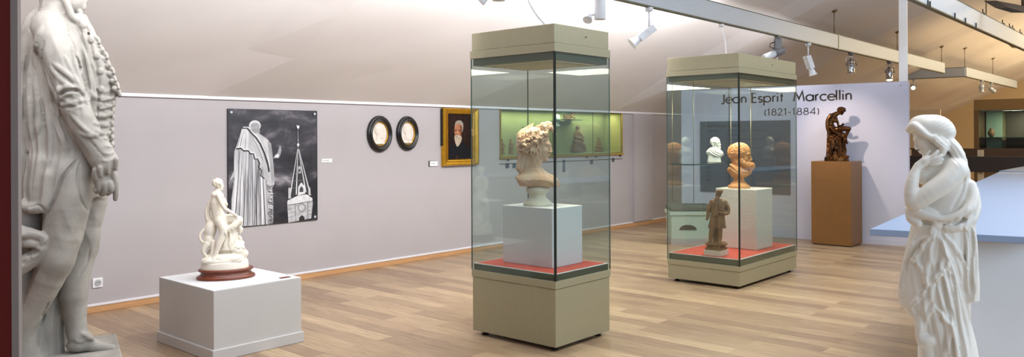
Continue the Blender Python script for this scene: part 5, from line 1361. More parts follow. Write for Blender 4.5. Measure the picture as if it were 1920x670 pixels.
# ================================================================== black-and-white photo poster on the wall
PC = {}
def pr(g, var=.12, sc=9):
    k = (g, var)
    if k not in PC: PC[k] = mat('print_grey_%s' % ''.join(chr(97+int(c)) for c in str(abs(hash(k)) % 9999)), (g, g, g+2), .45, var=var, scale=sc)
    return PC[k]
def cw(X_, Y_): return onwall(415+X_/2.79, 195+Y_/2.79)
uA, zA_ = cw(31, 28); uB, zB_ = cw(495, 38); _, zC_ = cw(495, 605)
pw, ph = uB-uA, (zA_+zB_)/2-zC_
poster = thing('photo_poster', 'large black-and-white photo poster of a robed statue from behind and a clock tower', 'poster', R(uA, .0, zC_), TH)
POFF = .012
def stormy():
    m = bpy.data.materials.new('stormy_sky_print'); m.use_nodes = True; nt = m.node_tree; b = nt.nodes['Principled BSDF']; L = nt.links.new
    tc = nt.nodes.new('ShaderNodeTexCoord'); mp = nt.nodes.new('ShaderNodeMapping'); mp.inputs['Scale'].default_value = (1.0, 1, 2.0); mp.inputs['Location'].default_value = (3.1, 0, 1.2); L(tc.outputs['Object'], mp.inputs[0])
    n = nt.nodes.new('ShaderNodeTexNoise'); n.inputs['Scale'].default_value = 2.6; n.inputs['Detail'].default_value = 9; n.inputs['Roughness'].default_value = .6; n.inputs['Distortion'].default_value = .5; L(mp.outputs[0], n.inputs['Vector'])
    r = nt.nodes.new('ShaderNodeValToRGB'); e = r.color_ramp.elements; e[0].position = .40; e[0].color = (*sl(22,21,28),1); e[1].position = .80; e[1].color = (*sl(205,200,204),1)
    x = e.new(.54); x.color = (*sl(50,48,55),1); x = e.new(.64); x.color = (*sl(96,92,98),1)
    L(n.outputs['Fac'], r.inputs[0]); L(r.outputs[0], b.inputs['Base Color']); b.inputs['Roughness'].default_value = .4; return m
class Print:
    def __init__(s, u0, z0, off, conv): s.mb = MB(); s.mats = []; s.u0, s.z0, s.off, s.conv, s.lay = u0, z0, off, conv, 0
    def mi(s, m):
        if m not in s.mats: s.mats.append(m)
        return s.mats.index(m)
    def pt(s, X_, Y_): u, z = s.conv(X_, Y_); return (u-s.u0, z-s.z0)
    def poly(s, pts, m):
        s.lay += 1; y = -(s.off+s.lay*.00004); q = [s.pt(*p) for p in pts]
        s.mb.add([(a, y, b) for a, b in q], [tuple(range(len(q)))], s.mi(m)); return s
    def ell(s, c, rx, ry, m, n=28, a0=0, a1=360): return s.poly([(c[0]+rx*math.cos(math.radians(a0+(a1-a0)*i/n)), c[1]+ry*math.sin(math.radians(a0+(a1-a0)*i/n))) for i in range(n)], m)
    def line(s, pts, w0, w1, m):
        n = len(pts); l = []; r = []
        for i in range(n):
            a = pts[max(i-1,0)]; b = pts[min(i+1,n-1)]; dx, dy = b[0]-a[0], b[1]-a[1]; k = math.hypot(dx, dy) or 1
            w_ = (w0+(w1-w0)*i/max(1,n-1))/2; l.append((pts[i][0]-dy/k*w_, pts[i][1]+dx/k*w_)); r.append((pts[i][0]+dy/k*w_, pts[i][1]-dx/k*w_))
        s.lay += 1; y = -(s.off+s.lay*.00004); q = [s.pt(*p) for p in l]+[s.pt(*p) for p in r]
        s.mb.add([(a, y, b) for a, b in q], [(i, i+1, n+i+1, n+i) for i in range(n-1)], s.mi(m)); return s
P_ = Print(uA, zC_, POFF, cw)
P_.mb.box((0, -POFF, 0), (pw, -POFF+.006, ph), P_.mi(stormy()))
body = [(105,125),(122,121),(146,140),(165,150),(190,152),(214,168),(240,186),(252,204),(258,240),(265,300),(272,360),(274,420),(262,440),(268,520),(268,600),(263,628),(180,634),(112,640),(48,604),(50,500),(62,408),(44,410),(42,395),(62,350),(64,250),(78,215),(95,165)]
P_.poly(body, pr(176))
P_.ell((172,114), 31, 28, pr(196)); P_.ell((174,118), 24, 20, pr(150, .3, 60)); P_.poly([(150,130),(196,132),(200,152),(160,152)], pr(140))
P_.poly([(105,128),(138,135),(140,180),(136,240),(110,236),(76,232),(84,200),(96,160)], pr(204))
P_.poly([(150,150),(186,160),(232,188),(248,240),(254,330),(250,400),(232,330),(205,250),(172,190)], pr(188))
g_ = random.Random(2)
def robe_print():
    m = bpy.data.materials.new('robe_print'); m.use_nodes = True; nt = m.node_tree; b = nt.nodes['Principled BSDF']; L = nt.links.new
    tc = nt.nodes.new('ShaderNodeTexCoord'); mp = nt.nodes.new('ShaderNodeMapping'); mp.inputs['Scale'].default_value = (15, 1, .9); L(tc.outputs['Object'], mp.inputs[0])
    n = nt.nodes.new('ShaderNodeTexNoise'); n.inputs['Scale'].default_value = 1.6; n.inputs['Detail'].default_value = 6; n.inputs['Roughness'].default_value = .55; L(mp.outputs[0], n.inputs['Vector'])
    r = nt.nodes.new('ShaderNodeValToRGB'); e = r.color_ramp.elements; e[0].position = .34; e[0].color = (*sl(70,70,74),1); e[1].position = .66; e[1].color = (*sl(222,222,224),1)
    x = e.new(.46); x.color = (*sl(166,166,170),1); L(n.outputs['Fac'], r.inputs[0]); L(r.outputs[0], b.inputs['Base Color']); b.inputs['Roughness'].default_value = .4; return m
P_.poly([(76,232),(98,230),(112,244),(138,244),(150,262),(164,262),(172,290),(188,288),(198,312),(194,332),(208,352),(204,376),(228,394),(246,420),(240,520),(236,632),(112,640),(48,604),(50,500),(62,408),(62,350),(64,250)], robe_print())
for i in range(8):
    x0 = 92+i*17; x1 = 66+i*23; y0 = 250+max(0, (x0-140))*1.15
    P_.line([(x0, y0), (x0*.6+x1*.4+g_.uniform(-3,3), y0+(630-y0)*.4), (x1, 636)], 2, 2.5+g_.random()*3, pr(56+g_.randint(-18, 22)))
    P_.line([(x0+4, y0+6), (x0*.6+x1*.4+5, y0+(630-y0)*.4), (x1+5, 635)], 1.2, 2.6, pr(202))
for q in ([(118,140),(104,180),(96,222)], [(128,142),(124,190),(120,238)], [(96,170),(88,200),(80,226)], [(150,160),(184,216),(214,290)], [(160,158),(200,214),(228,280)], [(200,180),(232,250),(244,330)]):
    P_.line(q, 1, 3.5, pr(120, .3)); P_.line([(a+4,b) for a, b in q], 1, 2.5, pr(226, .1))
P_.line([(74,236),(98,232),(112,246),(138,246),(148,262),(164,262),(170,290),(186,288),(196,312),(192,330),(206,350),(202,376),(222,392)], 8, 6, pr(38))
P_.line([(78,228),(100,224),(116,238),(140,238),(152,254),(168,252),(178,280),(194,282),(204,310)], 5, 4, pr(226))
P_.line([(104,128),(130,126),(150,150),(178,178),(200,210),(222,260),(240,320),(246,356)], 7, 10, pr(48))
P_.line([(110,122),(136,122),(158,146),(186,174),(208,206),(230,256),(248,316)], 4, 4, pr(222))
P_.poly([(234,418),(256,430),(262,442),(258,462),(268,480),(262,500),(270,520),(264,545),(270,570),(262,590),(268,612),(262,630),(240,632),(246,600),(238,570),(248,540),(238,505),(246,470),(232,440)], pr(132, .75, 38))
for i in range(16): y = 428+i*12.5; P_.line([(240+g_.uniform(-4,4), y), (250, y+g_.uniform(-6,6)), (262+g_.uniform(-4,6), y+g_.uniform(-8,8))], 1.5, 4, pr(g_.choice((40,60,225,205))))
P_.poly([(240,196),(256,206),(262,250),(270,330),(274,400),(262,412),(256,340),(248,260)], pr(150, .2))
P_.poly([(266,286),(276,268),(290,256),(300,222),(304,216),(311,240),(304,268),(296,284),(280,284)], pr(150)); P_.poly([(274,276),(290,262),(298,268),(292,282)], pr(226))
P_.poly([(62,380),(66,398),(52,414),(40,404)], pr(120))
# tower
P_.poly([(397,232),(352,494),(466,478),(440,400)], pr(44)); 
for a, b in (((395,236),(354,492)), ((396,236),(388,474)), ((399,236),(438,462)), ((401,236),(462,478))): P_.line([a, b], 2, 6, pr(205))
for k in range(5): P_.line([(392-k*7, 290+k*38), (404+k*11, 286+k*37)], 2, 2, pr(120))
P_.poly([(397,330),(406,326),(413,334),(413,362),(399,364)], pr(170)); P_.ell((405,348), 4, 9, pr(30))
P_.poly([(396,478),(398,434),(414,410),(432,432),(434,470)], pr(206)); P_.poly([(404,462),(406,442),(415,430),(424,442),(425,460)], pr(60))
P_.poly([(346,496),(346,442),(352,436),(358,442),(360,494)], pr(180)); P_.poly([(452,478),(450,440),(456,434),(461,442),(463,478)], pr(180))
P_.poly([(340,512),(470,490),(474,520),(466,598),(346,622)], pr(176, .25, 40)); P_.poly([(342,506),(400,478),(444,474),(472,494),(472,506),(344,528)], pr(206, .15, 30))
for k in range(4): P_.line([(344,530+k*22),(384,524+k*20)], 1.6, 1.6, pr(90)); P_.line([(446,520+k*20),(468,515+k*20)], 1.6, 1.6, pr(90))
P_.line([(344,530),(472,508)], 3, 3, pr(60)); P_.line([(382,524),(384,612)], 2.5, 2.5, pr(80)); P_.line([(447,514),(448,602)], 2.5, 2.5, pr(80))
P_.ell((416,543), 20, 23, pr(70)); P_.ell((416,543), 17, 20, pr(190)); P_.ell((416,543), 13, 16, pr(120)); P_.ell((416,543), 11, 13, pr(200))
P_.line([(416,543),(411,534)], 2.2, 1.5, pr(16)); P_.line([(416,543),(423,555)], 2, 1.2, pr(16))
P_.poly([(402,612),(403,594),(416,582),(430,592),(431,606)], pr(32)); P_.line([(400,612),(402,590),(416,578),(432,589),(433,606)], 2.5, 2.5, pr(200))
P_.line([(397,232),(396,150),(396,128)], 3.5, 1, pr(150)); P_.ell((397,214), 6, 8, pr(210)); P_.ell((397,190), 2.5, 5, pr(160))
P_.poly([(388,108),(393,116),(400,112),(404,120),(400,130),(393,128)], pr(240))
P_.mb.build('print_board', P_.mats, poster)
bd = MB(); e = .004
for a, b in (((-e,0),(0,ph)), ((pw,0),(pw+e,ph))): bd.box((a[0],-POFF-.003,a[1]), (b[0],0,b[1]))
bd.box((-e,-POFF-.003,ph),(pw+e,0,ph+e)).box((-e,-POFF-.003,-e),(pw+e,0,0)); bd.build('board_edge', M_black, poster)
for x in (.03, pw-.03):
    for z in (.03, ph-.03): MB().lathe([(.014,0),(.014,.006),(.009,.009),(.004,.0095)], 18, M=TR((x, -POFF-.004, z), rx=PI/2)).build('mounting_screw', M_beam, poster)
# ================================================================== gilt framed portrait
def cq(X_, Y_): return onwall(680+X_/5.582, 200+Y_/5.582)
u0, z0 = cq(822, 622); u1_, z1 = cq(1186, 16); z0 = cq(1000, 616)[1]; z1 = cq(1000, 18)[1]
fw_, fh_ = u1_-u0, z1-z0
pt = thing('framed_portrait', 'oil portrait of a white-bearded man in a broad gilt frame, behind the tall case edge', 'painting', R(u0, 0, z0), TH)
iu0 = cq(878, 300)[0]-u0; iu1 = cq(1128, 300)[0]-u0; iz0 = cq(1000, 548)[1]-z0; iz1 = cq(1000, 82)[1]-z0
M_gold = mat('gilt_frame', (206,156,40), .34, metal=.75, var=.12, scale=14); M_gold2 = mat('dull_gilt', (156,112,34), .45, metal=.7, var=.15, scale=14)
def ring_rect(mb, o, i, y0, y1, mi=0):
    # o, i = (x0,z0,x1,z1) outer / inner ; mitred moulding sloping from y0 (outer) to y1 (inner)
    oc = [(o[0],o[1]),(o[2],o[1]),(o[2],o[3]),(o[0],o[3])]; ic = [(i[0],i[1]),(i[2],i[1]),(i[2],i[3]),(i[0],i[3])]
    vs = [(x,-y0,z) for x, z in oc]+[(x,-y1,z) for x, z in ic]+[(x,0,z) for x, z in oc]+[(x,0,z) for x, z in ic]
    fs = []
    for k in range(4): n = (k+1)%4; fs += [(k,n,4+n,4+k), (8+n,8+k,12+k,12+n), (k,8+k,8+n,n), (4+n,12+n,12+k,4+k)]
    mb.add(vs, fs, mi)
def lerpr(t): return (iu0*t, iz0*t, fw_-(fw_-iu1)*t, fh_-(fh_-iz1)*t)
mb = MB()
for a, b, y0, y1, mi in ((0,.10,.045,.062,0), (.10,.22,.062,.062,1), (.22,.62,.058,.040,0), (.62,.70,.046,.046,1), (.70,.90,.040,.034,0), (.90,1.0,.040,.022,1)):
    ring_rect(mb, lerpr(a), lerpr(b), y0, y1, mi)
mb.build('gilt_frame', [M_gold, M_gold2], pt)
Q_ = Print(u0, z0, .020, cq)
def skin(nm, c, v=.15): return mat(nm, tuple(int(k*.86) for k in c), .6, var=v, scale=30, spec=.15)
mbk = skin('painted_dark_ground', (34,18,13), .35); mface = skin('painted_face', (190,128,92)); mface2 = skin('painted_face_shadow', (120,70,48)); mhair = skin('painted_grey_hair', (168,156,142), .2); mbeard = skin('painted_white_beard', (206,190,164), .2); mcoat = skin('painted_coat', (20,22,26), .2); mbr = skin('painted_brown', (84,46,28), .3)
Q_.mb.box((iu0-.01, -.019, iz0-.01), (iu1+.01, -.012, iz1+.01), Q_.mi(mbk))
Q_.poly([(900,120),(1000,90),(1090,130),(1100,260),(1060,360),(940,360),(890,260)], skin('painted_warm_halo', (44,24,16), .3))
Q_.poly([(878,546),(882,460),(905,420),(950,392),(1000,380),(1050,386),(1095,430),(1122,500),(1118,544)], mcoat)
Q_.poly([(950,200),(962,158),(990,144),(1022,150),(1040,176),(1042,220),(1034,262),(1022,270),(956,250)], mhair)
Q_.poly([(950,220),(958,192),(985,180),(1018,190),(1028,230),(1026,280),(1015,320),(960,320),(948,270)], mface)
Q_.poly([(1004,190),(1026,210),(1028,260),(1022,310),(1006,320),(1010,260)], mface2)
Q_.poly([(950,246),(975,240),(976,250),(952,258)], mface2); Q_.poly([(988,242),(1012,246),(1012,258),(988,252)], mface2)
Q_.ell((964,254), 6, 4, mcoat, 10); Q_.ell((1000,256), 6, 4, mcoat, 10)
Q_.poly([(974,250),(982,250),(986,288),(968,290)], skin('painted_nose', (214,154,114))); Q_.poly([(966,288),(988,288),(984,296),(968,296)], mface2)
Q_.poly([(948,306),(966,298),(990,298),(1016,306),(1026,330),(1016,372),(996,408),(980,416),(962,392),(950,350)], mbeard)
Q_.poly([(952,304),(970,306),(978,318),(960,318)], mhair); Q_.line([(966,322),(986,322)], 4, 3, mface2)
Q_.line([(970,330),(974,400)], 4, 2, mhair); Q_.line([(990,330),(988,396)], 4, 2, mhair); Q_.line([(1006,326),(1002,380)], 4, 2, mface2)
Q_.poly([(966,402),(990,410),(984,420),(972,416)], mbeard); Q_.poly([(962,546),(970,512),(976,508),(980,546)], mbr)
Q_.mb.build('canvas', Q_.mats, pt)
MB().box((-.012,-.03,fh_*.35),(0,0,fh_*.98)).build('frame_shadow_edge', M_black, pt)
# ================================================================== relief heads in the medallions
def relief(t, sc, yaw, dr, beard, oz=0):
    S = Sculpt((-62, 62), (-62, 66), (-60, 60), 1.6)
    H = Head(S, (0, -6, 0), 40, dr, 0, yaw)
    S.ell((-4*dr if yaw < 60 else 0, -20, 4), (34, 30, 34), 0, 4); curls(S, (-4*dr if yaw < 60 else 0, -20, 4), (35, 31, 34), 40, 8, 3, lambda x, y, z: y < -22 or x*dr < -16, k=1)
    S.chain([(-6*dr, 20, 4, 18), (-8*dr, 50, 4, 20)], 6); S.ell((-4*dr, 58, 4), (44, 12, 26), 0, 6)
    if beard: S.ell((4*dr, 30, -16 if yaw > 60 else 0), (20, 24, 22), 0, 6); curls(S, (4*dr, 30, -16 if yaw > 60 else 0), (21, 25, 23), 30, 7, 8, lambda x, y, z: True)
    me = sculpt_mesh('relief_head', S, None, (sc,0,0), (0,sc*.30,0), (0,0,sc), (0, 4, 6), M_plaster, 1)
    o = obj('relief_head', me, t); o.location = (0, -.016, oz); return o
relief(md1, mrz*.60/66, 20, 1, False); relief(md2, mrz2*.60/66, 90, 1, True)
# ================================================================== lit wall niche showcase
M_niche = mat('niche_lining', (150,150,104), .8)
pe, nd = along(R(nu1, 0, 0), D2, 1146.5); nd = min(.9, max(.3, nd))
nt_ = thing('wall_showcase', 'long lit glass-fronted showcase recessed in the wall, yellow-green inside, with small figures', 'showcase', R(nu0, 0, nz0), TH)
nw, nh = nu1-nu0, nz1-nz0
nb = MB().box((-.03, nd, -.03), (nw+.03, nd+.03, nh+.03)).box((-.03, .251, -.03), (0, nd, nh+.03)).box((nw, .251, -.03), (nw+.03, nd, nh+.03)).box((0, .251, nh), (nw, nd, nh+.03)).box((0, .251, -.03), (nw, nd, 0))
nb.build('niche_box', M_niche, nt_)
MB().box((.002, .004, .0), (nw-.002, nd, .012)).box((.002,.004,.012),(.012,nd,nh)).box((nw-.012,.004,.012),(nw-.002,nd,nh)).box((.012,.004,nh-.01),(nw-.012,nd,nh)).build('niche_reveal', M_niche, nt_)
M_brass = mat('brass_strip', (170,146,70), .4, metal=.6)
MB().box((-.02,-.03,-.03),(nw+.02,-.0,-.0)).build('lower_ledge', M_brass, nt_); MB().box((-.01,-.022,0),(.0,0,nh+.01)).build('side_strip', M_brass, nt_); MB().box((nw,-.022,0),(nw+.012,0,nh+.01)).build('side_strip', M_brass, nt_)
MB().box((0,-.02,0),(nw,-.014,nh)).build('pane', M_glass, nt_)
for x in (nw*.38, nw*.72): MB().box((x-.003,-.024,0),(x+.003,-.02,nh)).build('pane_joint', M_joint, nt_)
MB().box((0,-.026,nh),(nw,0,nh+.02)).build('upper_strip', M_trimw, nt_); MB().box((-.02,-.008,-.098),(nw+.02,-.002,-.092)).build('cable_rail', M_joint, nt_)
for x in (nw*.04, nw*.66, nw*.74, nw*.97):
    MB().lathe([(.012,0),(.012,.02),(.006,.024)], 12, M=TR((x, -.03, -.045), rx=PI/2)).build('lock', M_black, nt_)
l = add_light('niche_lamp', 'AREA', (0,0,0), (0,0,-1), 22, (1.0,.95,.58), nw*.95, .10); l.parent = nt_; l.location = (nw/2, .16, nh-.025); l.rotation_euler = (0,0,0)
for x, zz_ in ((nw*.36, nh*.62), (nw*.60, nh*.80)):
    MB().box((x-.25,.1,zz_-.01),(x+.25,nd-.02,zz_)).build('small_shelf', M_gedge, nt_)
M_clay = mat('brown_clay_figure', (120,84,44), .7, var=.2, scale=20, bump=.2, bscale=80); M_darkfig = mat('black_bronze_figure', (26,24,24), .35, metal=.5)
def robed(seed, tall=True):
    S = Sculpt((-34, 34), (-100, 4), (-30, 30), 1.5)
    g = random.Random(seed)
    S.slabs([(-72, 0, 10, 0, 9), (-66, 0, 15, 0, 11), (-45, 1, 14, 0, 12), (-20, 0, 16, 0, 14), (0, 0, 19, 0, 17)], k=4); Head(S, (1, -84, 0), 9, 1 if seed % 2 else -1, 8, 30, blend=.15); S.ell((0,-87,1),(9,8,9),0,2); S.chain([(0,-78,0,5),(0,-70,0,6)], 3)
    S.chain([(-13,-64,0,5.5),(-16,-48,-4,5),(-4,-44,-12,4)], 3); S.chain([(13,-64,0,5.5),(15,-46,-5,5),(5,-38,-12,4)], 3)
    drape(S, (0,-26), (20,30), 88, 7, 1.3, seed); S.box((0,0,0),(20,3,18),1,1); return S
def kneeling(seed):
    S = Sculpt((-50, 50), (-104, 4), (-40, 40), 1.7); g = random.Random(seed)
    S.slabs([(-46, 0, 20, 0, 16), (-30, -2, 28, 0, 22), (-12, 0, 36, 0, 28), (0, 0, 40, 0, 32)], k=6)
    for i in range(9): S.ell((g.uniform(-28,28), g.uniform(-22,-4), g.uniform(-22,18)), (g.uniform(8,14), g.uniform(6,10), 10), g.uniform(-40,40), 4)
    S.chain([(-4,-40,0,14),(-2,-58,0,12),(2,-72,0,11)], 6); Head(S, (4,-88,0), 10, 1, 10, 20, blend=.15); S.ell((2,-91,1),(10,9,9),0,2); S.chain([(2,-82,0,5),(2,-74,0,7)], 3)
    S.chain([(-8,-70,-4,5),(-14,-54,-12,4.5),(4,-50,-18,4)], 3); S.chain([(12,-70,0,5),(22,-56,-6,4.5),(14,-44,-16,4)], 3)
    S.ell((14,-44,-14),(8,10,8),10,4); S.ell((16,-56,-14),(5,5,5),0,2); S.chain([(-14,-36,-14,9),(10,-28,-22,8),(22,-14,-20,7)], 4)
    drape(S, (0,-24), (36,26), 60, 10, 1.8, seed); return S
def nichefig(name, label, cat, px, pyb, hpx, S, m, back=.30, zabs=None):
    u, _ = onwall(px, 280); # shift for the depth inside
    p0 = R(0, -back, 0); p, tt = along(Vector((p0.x, p0.y, 0)), D1, px)
    z = (nz0+.0125) if zabs is None else zabs
    dist = p.y; sc = hpx/100*dist/F
    t = thing(name, label, cat, Vector((p.x, p.y, z)), TH*.5)
    me = sculpt_mesh('figure', S, None, (sc*1.0,0,0), (0,sc,0), (0,0,sc), (0, 3, 0), m, 1); obj('figure', me, t); return t
rb = robed(1)
nichefig('clay_figurine', 'slim robed clay figure at the far left end of the lit wall showcase', 'figurine', 940.5, 289, 31, rb, M_clay)
nichefig('clay_figurine', 'slim robed clay figure, second from the left in the lit wall showcase', 'figurine', 957, 289, 31, robed(2), M_clay)
nichefig('bronze_figurine', 'black robed figure partly hidden behind the terracotta bust in the lit showcase', 'figurine', 974, 288, 41, robed(3), M_darkfig)
nichefig('clay_group', 'tall brown clay group just right of the dark glass corner, in the lit showcase', 'figurine', 1081.5, 285, 51, kneeling(4), M_clay)
nichefig('clay_group', 'small brown clay seated group at the right end of the lit showcase', 'figurine', 1121, 284, 27, kneeling(6), M_clay)
def small_head():
    S = Sculpt((-34, 40), (-56, 4), (-30, 30), 1.4); Head(S, (2,-34,0), 20, 1, 4, 16); S.ell((-2,-40,0),(18,15,16),0,3); curls(S, (-2,-40,0), (18,15,16), 30, 5, 2, lambda x, y, z: x < 10, k=.6); S.chain([(-2,-22,0,9),(-2,-8,0,9)], 4); S.slabs([(-12,0,14,0,10),(-4,0,22,0,14),(0,0,16,0,12)], k=3); return S
nichefig('white_bust', 'tiny white bust on a small shelf inside the lit showcase, beside the bust wreath', 'bust', 1043, 247, 44, small_head(), M_biscuit, .3, nz0+nh*.62+.001)
def reclining():
    S = Sculpt((-62, 62), (-40, 6), (-26, 26), 1.6); S.slabs([(-4,0,54,0,18),(0,0,56,0,20)], k=3); S.chain([(-44,-10,0,9),(-20,-14,0,11),(6,-14,0,12),(30,-18,0,10)], 5); S.chain([(30,-20,0,8),(44,-28,0,6)], 4); S.ell((50,-30,0),(9,8,8),20,3)
    S.chain([(28,-22,-10,5),(44,-12,-14,4.5),(52,-6,-12,4)], 2); S.chain([(-16,-14,-8,8),(-30,-26,-8,6),(-46,-8,-8,5)], 3); drape(S, (-4,-12), (44,16), 20, 10, 1.6, 5); return S
nichefig('clay_figurine', 'reclining clay figure added for a reflection, on the small upper shelf of the lit showcase', 'figurine', 1062, 216, 32, reclining(), M_clay, .3, nz0+nh*.80+.001)  # solid figure added in place of a reflection in the glass
for px, py, hw, hh, lb in ((951,311,.035,.033,'small dark label at the far left end below the lit showcase'), (964,311,.035,.033,'small dark label under the lit showcase, second from the left'), (1057,311.5,.028,.09,'tall dark label under the lit showcase, right of the dark glass corner'), (1109,304,.035,.033,'small square dark label under the right half of the lit showcase'), (1149.5,300,.032,.032,'small dark label under the right end of the showcase, outside the tall case')):
    t, _, _ = wallthing('wall_label', lb, 'label', px, py); MB().box((-hw,-.004,-hh),(hw,0,hh)).build('label_plate', mat('dark_label', (70,78,90), .5), t)
# ================================================================== track lamps
M_chrome = mat('chrome', (200,200,204), .16, metal=1.0); M_gry = mat('grey_lamp_body', (112,112,116), .45); M_wlamp = mat('white_lamp_body', (214,218,224), .4)
M_glow = mat('lamp_glow', (255,250,240), .4, emit=(255,240,214), estr=6.0)
def aim(loc, target):
    v = (Vector(target)-Vector(loc)).normalized(); return v
def spot_basis(o, v):
    q = v.to_track_quat('-Z', 'Y'); return Matrix.Translation(o) @ q.to_matrix().to_4x4()
def lampA(px, style, label, target, P0=None, d=None, power=0, spot=30, lit=False, drop=.0, color=(1,.93,.82), flip=1, blend=.6, zb_=None, beam_to=None):
    P0 = P0 or PA0; d = d or D1; q, _ = along(P0, d, px); q = Vector((q.x, q.y, ZBm if zb_ is None else zb_))
    t = thing('track_lamp', label, 'track lamp', q, 0); t.scale = (1.18,)*3 if P0 is PA0 else (1,)*3
    body = {'white': M_wlamp, 'grey': M_gry, 'chrome': M_chrome, 'can': M_wlamp, 'tan': M_beam}[style]
    if style == 'can':
        MB().lathe([(.04,-.17),(.042,-.165),(.042,-.01),(.036,0)], 24, M=TR((0,0,0))).build('driver_can', body, t)
        o = Vector((-.085, -.02, -.15)); v = aim(q+o, target)
        MB().tube([(0,0,-.13),(-.05,-.01,-.135),(-.085,-.02,-.15)], .008, 8).build('arm', body, t); Mx = spot_basis(o, v)
        MB().lathe([(.012,.03),(.026,.0),(.034,-.035),(.036,-.04)], 20, M=Mx).build('reflector', body, t); zl = -.04
    else:
        MB().lathe([(.03,-.0),(.034,-.006),(.03,-.03),(.012,-.034)], 20).build('track_adapter', body if style != 'chrome' else M_gry, t)
        st = {'white': .12, 'grey': .03, 'chrome': .04, 'tan': .05}[style]
        MB().tube([(0,0,-.03),(0,0,-.034-st)], .008, 10).build('stem', body, t)
        o = Vector((0,0,-.05-st-.02)); v = aim(q+o, target); Mx = spot_basis(o, v)
        if style == 'white':
            MB().box((-.038,-.03,-.10),(.038,.03,.05), M=Mx).build('lamp_housing', body, t, bevel=.006)
            MB().box((-.042,-.01,-.02),(-.038,.01,.03), M=Mx).box((.038,-.01,-.02),(.042,.01,.03), M=Mx).build('swivel_bracket', body, t)
            MB().lathe([(.028,-.10),(.030,-.12),(.040,-.165),(.050,-.175)], 24, M=Mx).build('snoot', body, t); zl = -.176
        elif style == 'grey':
            MB().box((-.034,-.028,-.095+.03),(.034,.028,.045)).build('gear_box', M_gry, t, (0,0,-.07), bevel=.006)
            MB().tube([(-.03,0,-.06),(-.075,0,-.075),(-.085,0,-.105),(-.05,0,-.125),(-.03,0,-.12)], .005, 8).build('cable_loop', M_black, t)
            o = Vector((0,0,-.165)); Mx = spot_basis(o, v)
            MB().lathe([(.036,.07),(.044,.06),(.044,-.03),(.038,-.035)], 24, M=Mx).build('lamp_collar', M_gry, t); MB().lathe([(.034,-.035),(.034,-.16),(.036,-.165)], 24, M=Mx).build('snoot', M_wlamp, t); zl = -.166
            MB().tube([Mx @ Vector((0,-.04,-.02)), Mx @ Vector((0,-.06,-.03)), Mx @ Vector((0,-.075,-.055))], .006, 6).build('lever', M_wlamp, t)
        else:
            mm = M_chrome if style == 'chrome' else M_beam
            MB().tube([(-.06,0,-.16),(-.062,0,-.06),(-.03,0,-.05),(.03,0,-.05),(.062,0,-.06),(.06,0,-.16)], .005, 8).build('yoke', mm, t)
            o = Vector((0,0,-.15)); Mx = spot_basis(o, v)
            MB().lathe([(.01,.075),(.035,.062),(.046,.03),(.048,0),(.052,-.004),(.048,-.008),(.044,-.02),(.040,-.09),(.044,-.10),(.052,-.104),(.052,-.112)], 28, M=Mx).build('lamp_can', mm, t); zl = -.113
            for sx_ in (-1,1): MB().lathe([(.008,0),(.008,.02)], 10, M=TR((sx_*.058,0,-.15), ry=PI/2)).build('yoke_knob', M_gry, t)
    if lit: MB().lathe([(.040,zl),(.038,zl-.006),(.01,zl-.014)], 20, M=Mx).build('bulb', M_glow, t)
    if power:
        p = q+(Mx @ Vector((0,0,zl-.03)))
        add_light('lamp_beam', 'SPOT', p if beam_to is None else p+D1*.26, beam_to or target, power, color, spot=spot, blend=blend, radius=.03)  # beam_to shifts the spot off its housing and aims it elsewhere
    return t
tg_group = Vector((pc.x, pc.y, .85)); tg_bust = Vector((bc.x, bc.y, 1.2)); tg_bronze = Vector((brP.x, brP.y, 1.35)); tg_wall = R(3, 0, 1.2)
lampA(936, 'can', 'white track lamp just entering the top of the frame, leftmost on the long beam', tg_group, power=48, spot=34)
lampA(1126, 'can', 'white cylindrical track lamp with small side reflector, above right of the tall case', tg_bust, power=22, spot=30)
lampA(1218, 'white', 'white box-shaped track lamp aimed down to the left, between the two glass cases', Vector((-.6, 7.3, 1.1)), power=60, spot=40)
lampA(1459, 'grey', 'grey track lamp with white snoot and cable loop, above the wide case', Vector((1.2, 9.2, 1.75)), power=105, spot=50, blend=1, color=(1,.80,.62), beam_to=tg_bronze+Vector((0,0,.15)))  # spot added beside this housing to light the bronze, not along its snoot
lampA(1516, 'white', 'white box-shaped track lamp aimed down to the right, near the top of the panel', tg_bronze, power=40, spot=40, blend=1, color=(1,.90,.78))
lampA(1596, 'chrome', 'unlit chrome cylindrical track lamp pointing straight down above the bronze group', Vector((along(PA0,D1,1596)[0].x+.05, along(PA0,D1,1596)[0].y-.05, 0)))
lampA(1668, 'chrome', 'lit chrome track lamp glowing beside the white pole', Vector((along(PA0,D1,1668)[0].x-.1, along(PA0,D1,1668)[0].y-.3, 0)), lit=True, power=12, spot=70, color=(1,.85,.6))
for px, lb in ((1572,'left chrome track lamp just above the panel edge in the glare'), (1606,'middle chrome track lamp just above the panel edge in the glare'), (1634,'right chrome track lamp just above the panel edge in the glare')):
    lampA(px, 'chrome', lb, PR+Vector((-.5,4,3.4)), P0=PC0, d=D2, lit=False)
q_, _ = along(PC0, D2, 1606)
add_light('glare_lamp', 'SPOT', Vector((q_.x, q_.y, 2.48)), Vector((q_.x-.4, q_.y+1.6, 3.3)), 60, (1,.95,.86), spot=90, blend=.8, radius=.05)
lampA(1713, 'tan', 'lit tan track lamp just right of the white pole', PR+Vector((1.0,2.2,.2)), P0=PC0, d=D2, lit=True, power=14, spot=70, color=(1,.78,.45))
lampA(1841, 'tan', 'tan track lamp with yoke under the far beam, the larger of two', Vector((along(PC0,D1,1841)[0].x, along(PC0,D1,1841)[0].y-.1, 0)), P0=PC0, d=D1, lit=False)
lampA(1859, 'tan', 'tan track lamp tilted to the left under the far beam, the smaller of two', Vector((along(PC0,D1,1859)[0].x+2, along(PC0,D1,1859)[0].y+1, 1.5)), P0=PC0, d=D1)
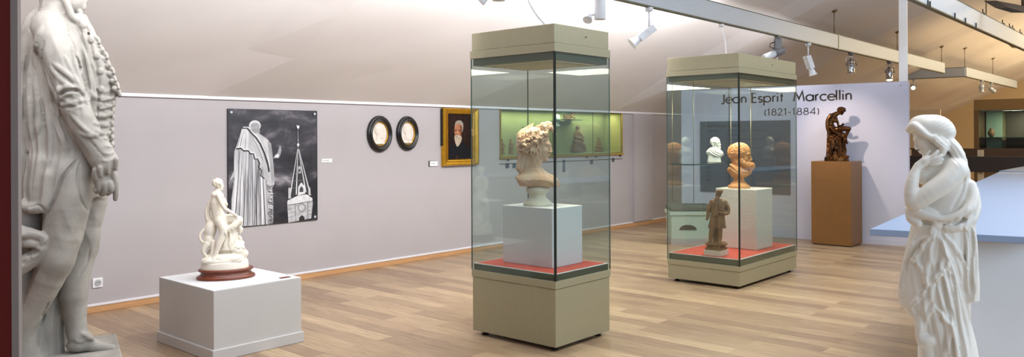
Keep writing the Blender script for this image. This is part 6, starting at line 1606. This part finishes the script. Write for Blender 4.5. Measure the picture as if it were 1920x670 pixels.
# ceiling sensor
q_ = D(1903, 112, 17.0); u_, v_ = UV(q_); zc_ = ceil_z(u_, v_)
t = thing('ceiling_sensor', 'small round sensor hanging on a short rod at the upper right', 'sensor', (q_.x, q_.y, zc_), 0)
MB().lathe([(.06,0),(.06,-.02),(.012,-.03),(.012,-.16),(.10,-.18),(.12,-.23),(.05,-.30),(.01,-.31)], 20).build('sensor_body', M_wire, t)
# ================================================================== small pieces belong to the part that carries them
def base_name(o): return o.name.split('.')[0]
NEST = [('lock_hole','header_body'), ('handle_hole','bench_body'), ('cushion','bench_lid'), ('bench_skirting','bench_body'), ('plinth_skirt','plinth_body'), ('plinth_top','plinth_body'), ('plinth_foot','plinth_body'), ('small_sticker','plinth_body'),
        ('socket_well','socket_plate'), ('socket_hole','socket_plate'), ('mounting_screw','print_board'), ('board_edge','print_board'), ('label_text','label_plate'), ('board_text','board_plate'), ('board_title','board_plate'),
        ('screw','panel_board'), ('skirting','panel_board'), ('name_lettering','panel_board'), ('dates_lettering','panel_board'), ('joint_sleeve','beam_profile'), ('beam_flange','beam_profile'), ('clip','beam_profile'), ('clamp','beam_profile'), ('ceiling_rose','rod'),
        ('swivel_bracket','lamp_housing'), ('snoot','lamp_housing'), ('snoot','lamp_collar'), ('lever','lamp_collar'), ('cable_loop','gear_box'), ('yoke_knob','yoke'), ('bulb','lamp_can'), ('cable_plug','cable'),
        ('gilt_slip','frame'), ('relief_head','relief_disc'), ('frame_shadow_edge','gilt_frame'), ('shelf_edge','shelf_pane'), ('pane_joint','pane'), ('parapet_post','parapet_board'), ('counter_seam','counter_top'), ('counter_leaf','counter_top'), ('light_grid','inner_header')]
bpy.context.view_layer.update()
for th_ in [o for o in COL.objects if o.parent is None and o.get('label')]:
    kids = [c for c in th_.children if c.type == 'MESH']
    for cn, pn in NEST:
        ps = [k for k in kids if base_name(k) == pn]
        if not ps: continue
        for c in kids:
            if base_name(c) == cn and c.parent is th_:
                loc = c.matrix_local.copy(); c.parent = ps[0]; c.matrix_local = ps[0].matrix_local.inverted() @ loc
